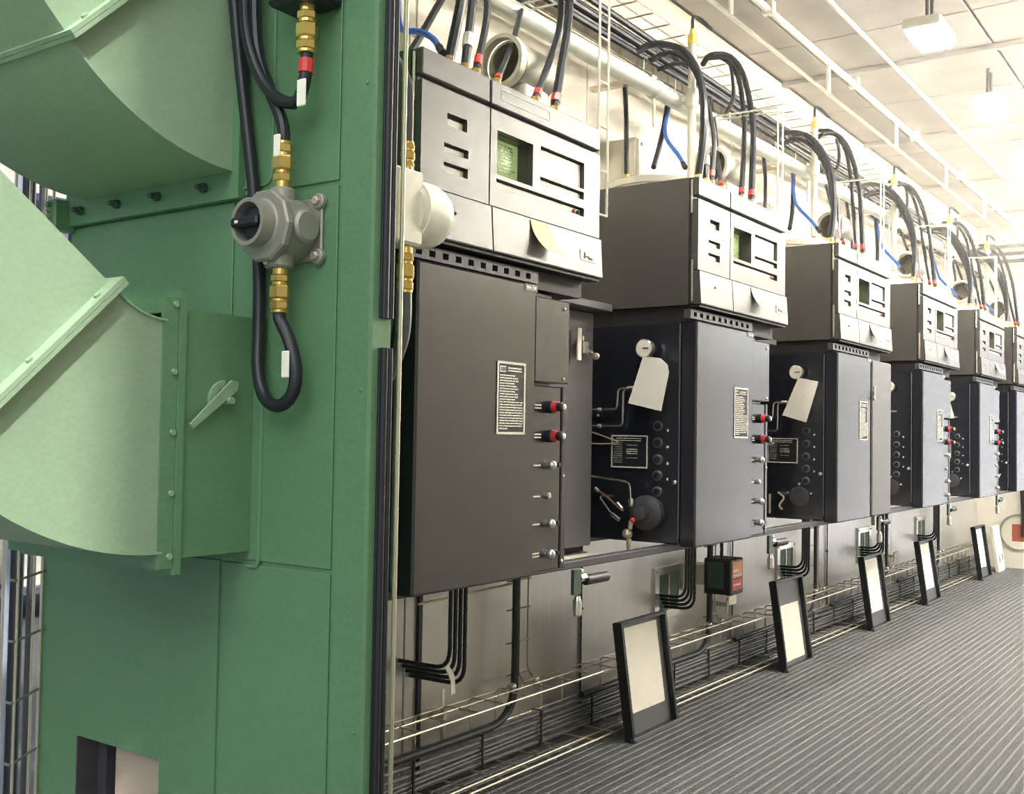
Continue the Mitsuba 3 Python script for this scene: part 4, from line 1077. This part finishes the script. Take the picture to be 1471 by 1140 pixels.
for u, x0 in enumerate(UX):
    for (nm, path, r, m, bands) in LANDED:
        if u == 0 and nm.startswith('bright blue'):
            path2 = [(x - x0, y, z) for x, y, z in [tuple(at(px, py, 1, yy)) for px, py, yy in ((574, -30, 1.30), (574, 15, 1.30), (580, 36, 1.30), (600, 39, 1.28), (622, 52, 1.25), (636, 76, 1.20))]]
        else:
            path2 = path
        j = lambda s: (rng.random() - .5) * s * (0 if u == 1 else 1)
        pts = []
        ox, oy, oz = j(.05), j(.02), j(.04)
        for i, p in enumerate(path2):
            w = 1 - i / (len(path2) - 1)
            pts.append((x0 + p[0] + ox * w + j(.012) * w, p[1] + oy * w, p[2] + oz * w))
        cable(f'{nm} of the {ORD[u]} analyser', pts, r, m, None, bands, n=8, k=6, name='blue_hose' if m == 'm_blue' else 'cable', cat_='hose' if m == 'm_blue' else 'cable')

# upright wire ladders between the housings, cream wall boxes
for u, x0 in enumerate(UX[:-1]):
    x = x0 + .68
    k = thing('wire_ladder', f'pale upright wire ladder hanging between the {ORD[u]} and {ORD[u + 1]} analyser housings', 'cable ladder', 'wire ladders between the housings')
    for dx in (0, .040):
        part(k, 'rail', rod((x + dx, 1.215, 1.34), (x + dx, 1.215, 1.86), .0030, 8), 'm_cream')
        part(k, 'standoff', rod((x + dx, 1.215, 1.855), (x + dx, 1.45, 1.86), .003, 8), 'm_cream')
    for z in (1.342, 1.44, 1.54, 1.64, 1.74):
        part(k, 'rung', rod((x, 1.215, z), (x + .04, 1.215, z), .0026, 8), 'm_cream')
for u, x0 in enumerate(UX):
    k = thing('wall_box', f'cream box on the white wall behind the {ORD[u]} analyser', 'box', 'cream boxes on the white wall')
    part(k, 'body', box(x0 + .42, x0 + .86, 1.56, 1.66, 1.52, 1.755, .004), 'm_cream')
    part(k, 'lid', box(x0 + .425, x0 + .855, 1.552, 1.561, 1.525, 1.75, .003), 'm_cream')
    part(k, 'screw', cat([ball((x0 + a, 1.551, b), .006, 8) for a in (.44, .84) for b in (1.54, 1.735)]), 'm_chrome')

# ------------------------------------------------------------------ ceiling pipes and lamps
sp = thing('ceiling_pipe', 'pale conduit along the ceiling with short drop pipes', 'pipe')
part(sp, 'pipe', cyl((1.3, 1.39, Z_CEIL - .03), (7.88, 1.39, Z_CEIL - .03), .013, 12), 'm_white')
for i, x in enumerate(np.arange(2.2, 7.8, .92)):
    part(sp, 'drop', cyl((x, 1.39, Z_CEIL - .03), (x, 1.39, Z_CEIL - .15), .009, 10), 'm_white')
    part(sp, 'clip', box(x + .3, x + .33, 1.37, 1.41, Z_CEIL - .045, Z_CEIL, .002), 'm_white')
for i, y in enumerate((1.20, 1.53)):
    solo('ceiling_pipe', cyl((1.3, y, Z_CEIL - .02), (7.88, y, Z_CEIL - .02), .008, 10), 'm_pipe', ['thin ceiling conduit nearer the aisle', 'thin ceiling conduit in the corner above the upper tray'][i], 'pipe')
for i, x in enumerate((2.05, 3.15, 4.25, 5.35, 6.45, 7.4)):
    solo('ceiling_beam', box(x, x + .03, Y_AISLE, Y_WALL, Z_CEIL - .022, Z_CEIL, .003), 'm_ceiling', f'slim cross beam under the ceiling panels, {ORDG[i]} the green cabinet', 'beam', 'cross beams under the ceiling', smooth=False)


def lamp(x, y, z, lab, group, L=.50, W=.16):
    k = thing('ceiling_lamp', lab, 'lamp', group)
    part(k, 'housing', box(x, x + L, y - W / 2, y + W / 2, z, z + .035, .004), 'm_white')
    part(k, 'hanger', cat(rod((x + .08, y, z + .03), (x + .08, y, Z_CEIL), .006, 8), rod((x + L - .08, y, z + .03), (x + L - .08, y, Z_CEIL), .006, 8)), 'm_dark')
    dm = box(x + .01, x + L - .01, y - W / 2 + .01, y + W / 2 - .01, z - .014, z - .001)
    kk = part(k, 'diffuser', dm, 'm_lamp', smooth=False)
    scene[kk]['emitter'] = {'type': 'area', 'radiance': rgb(*LAMP)}


for i, x in enumerate((1.69, 2.61, 3.53, 4.45, 5.37, 6.29)):
    lamp(x, .914, 2.185, f'hanging bulkhead lamp over the analyser fronts, {ORDG[i]} the green cabinet', 'lamps over the analyser fronts', .22, .12)
for i, (x, zl) in enumerate(((3.45, 1.86), (5.75, 2.17))):                                # strip lamps on the wall across the aisle
    k = thing('wall_lamp', f'long strip lamp on the wall across the aisle, {ORDG[i]} the green cabinet', 'lamp', 'strip lamps across the aisle')
    part(k, 'housing', box(x, x + 1.70, Y_AISLE + .001, Y_AISLE + .05, zl, zl + (.16 if i else .34), .006), 'm_white')
    kk = part(k, 'diffuser', box(x + .02, x + 1.68, Y_AISLE + .051, Y_AISLE + .066, zl + .02, zl + (.14 if i else .32)), 'm_lamp', smooth=False)
    scene[kk]['emitter'] = {'type': 'area', 'radiance': rgb(*WALL_LAMP)}
k = thing('transom_lamp', 'broad luminous panel over the end doorway', 'lamp')
part(k, 'housing', box(X_END - .05, X_END - .001, -.33, 1.19, 1.82, 2.27, .006), 'm_white')
kk = part(k, 'diffuser', box(X_END - .065, X_END - .051, -.31, 1.17, 1.84, 2.25), 'm_lamp', smooth=False)
scene[kk]['emitter'] = {'type': 'area', 'radiance': rgb(*TRANSOM)}

# ------------------------------------------------------------------ left of the green cabinet: upright tray, post, the hall beyond
lt = thing('upright_cable_tray', 'upright wire tray along the left edge of the green cabinet', 'cable tray')
XS = 1.10
P = [at(24, 900, 0, 1.02), at(47, 900, 0, 1.12), at(60, 900, 0, 1.09)]
wy = [(1.02, P[0][1]), (1.12, P[1][1]), (1.09, P[2][1] + .004)]
for x, y in wy:
    part(lt, 'long_wire', rod((x, y, 0), (x, y, 2.4), .0028, 8), 'm_wire')
xq, yq = 1.06, at(3, 900, 0, 1.06)[1]
part(lt, 'long_wire', rod((xq, yq, 0), (xq, yq, 2.4), .0028, 8), 'm_wire')
zz = at(60, 905, 0, 1.09)[2]
for i in range(-6, 16):
    z = zz + i * .104
    part(lt, 'cross_wire', tube(spline([(1.105, wy[2][1] - .012, z + .004), (1.09, wy[2][1], z), (1.02, wy[0][1], z - .004), (1.012, wy[0][1] + .010, z - .004)], 3), .0024, 6), 'm_wiredark')
solo('black_post', cyl((1.16, at(22, 900, 0, 1.16)[1], 0), (1.16, at(22, 900, 0, 1.16)[1], 2.4), .0125, 16), 'm_cable', 'black cable conduit standing in the upright tray', 'conduit')
solo('grey_conduit', cyl((1.22, at(41, 900, 0, 1.22)[1], 0), (1.22, at(41, 900, 0, 1.22)[1], 2.4), .006, 12), 'm_panel', 'grey conduit behind the upright tray', 'conduit')
solo('grey_conduit', cyl((1.30, at(8, 900, 0, 1.30)[1], 0), (1.30, at(8, 900, 0, 1.30)[1], 2.4), .011, 12), 'm_bluegrey', 'blue grey conduit at the left edge behind the upright tray', 'conduit')
# far hall: a blue grey frame with white storage boxes
hf = thing('storage_rack', 'blue grey storage rack seen through the gap left of the green cabinet', 'rack')
for x in (2.2, 2.9, 3.6):
    part(hf, 'post', box(x, x + .06, 4.6, 4.66, 0, 2.6), 'm_rack', smooth=False)
for z in (.12, .55, .98, 1.41, 1.84):
    part(hf, 'shelf', box(1.9, 3.8, 4.4, 4.9, z, z + .03), 'm_rack', smooth=False)
n = 0
for iz, z in enumerate((.15, .58, 1.01, 1.44, 1.87)):
    for ix, x in enumerate((2.27, 2.56, 2.97, 3.26)):
        n += 1
        solo('storage_box', box(x, x + .18 + .03 * ((n * 7) % 3), 4.42, 4.7, z + .0005, z + .10 + .05 * ((n * 5) % 4), .006), 'm_paper', f'white storage box beyond the left gap, rack shelf {["lowest", "second", "third", "fourth", "topmost"][iz]}, {["leftmost", "second", "third", "rightmost"][ix]} box', 'box', 'white boxes on the rack', smooth=False)
struct('wall_hall', box(-5.0, 4.5, 5.2, 5.3, 0, 4.4), 'm_bluegrey')
struct('wall_west', box(-5.1, -5.0, -3.5, 5.3, 0, 3.4), 'm_bluegrey')
struct('roof_hall', box(-5.0, 4.5, 0.9, 5.3, 4.4, 4.5), 'm_bluegrey')

# ------------------------------------------------------------------ thin bright haze under the far end of the ceiling
den = np.zeros((24, 4, 24), np.float32)
for a in range(24):
    for b in range(24):
        hz, hx = a / 23 * 2.32, 1.25 + b / 23 * 6.6
        den[a, :, b] = np.clip((hz - 1.25) / .75, 0, 1) ** 2 * np.clip((hx - 1.9) / 2.6, 0, 1)
scene['haze'] = {'type': 'cube', 'to_world': T().translate([4.55, .625, 1.165]) @ T().scale([3.30, 1.02, 1.16]), 'bsdf': {'type': 'null'},
                 'interior': {'type': 'heterogeneous', 'sigma_t': {'type': 'gridvolume', 'grid': mi.VolumeGrid(den[..., None]), 'to_world': T().translate([1.25, -.395, .005]) @ T().scale([6.6, 2.04, 2.32])},
                              'albedo': {'type': 'constvolume', 'value': rgb(.98, .955, .90)}, 'scale': 0.16}}
labels['haze'] = {'label': 'thin bright haze under the far end of the ceiling', 'category': 'haze', 'kind': 'stuff'}
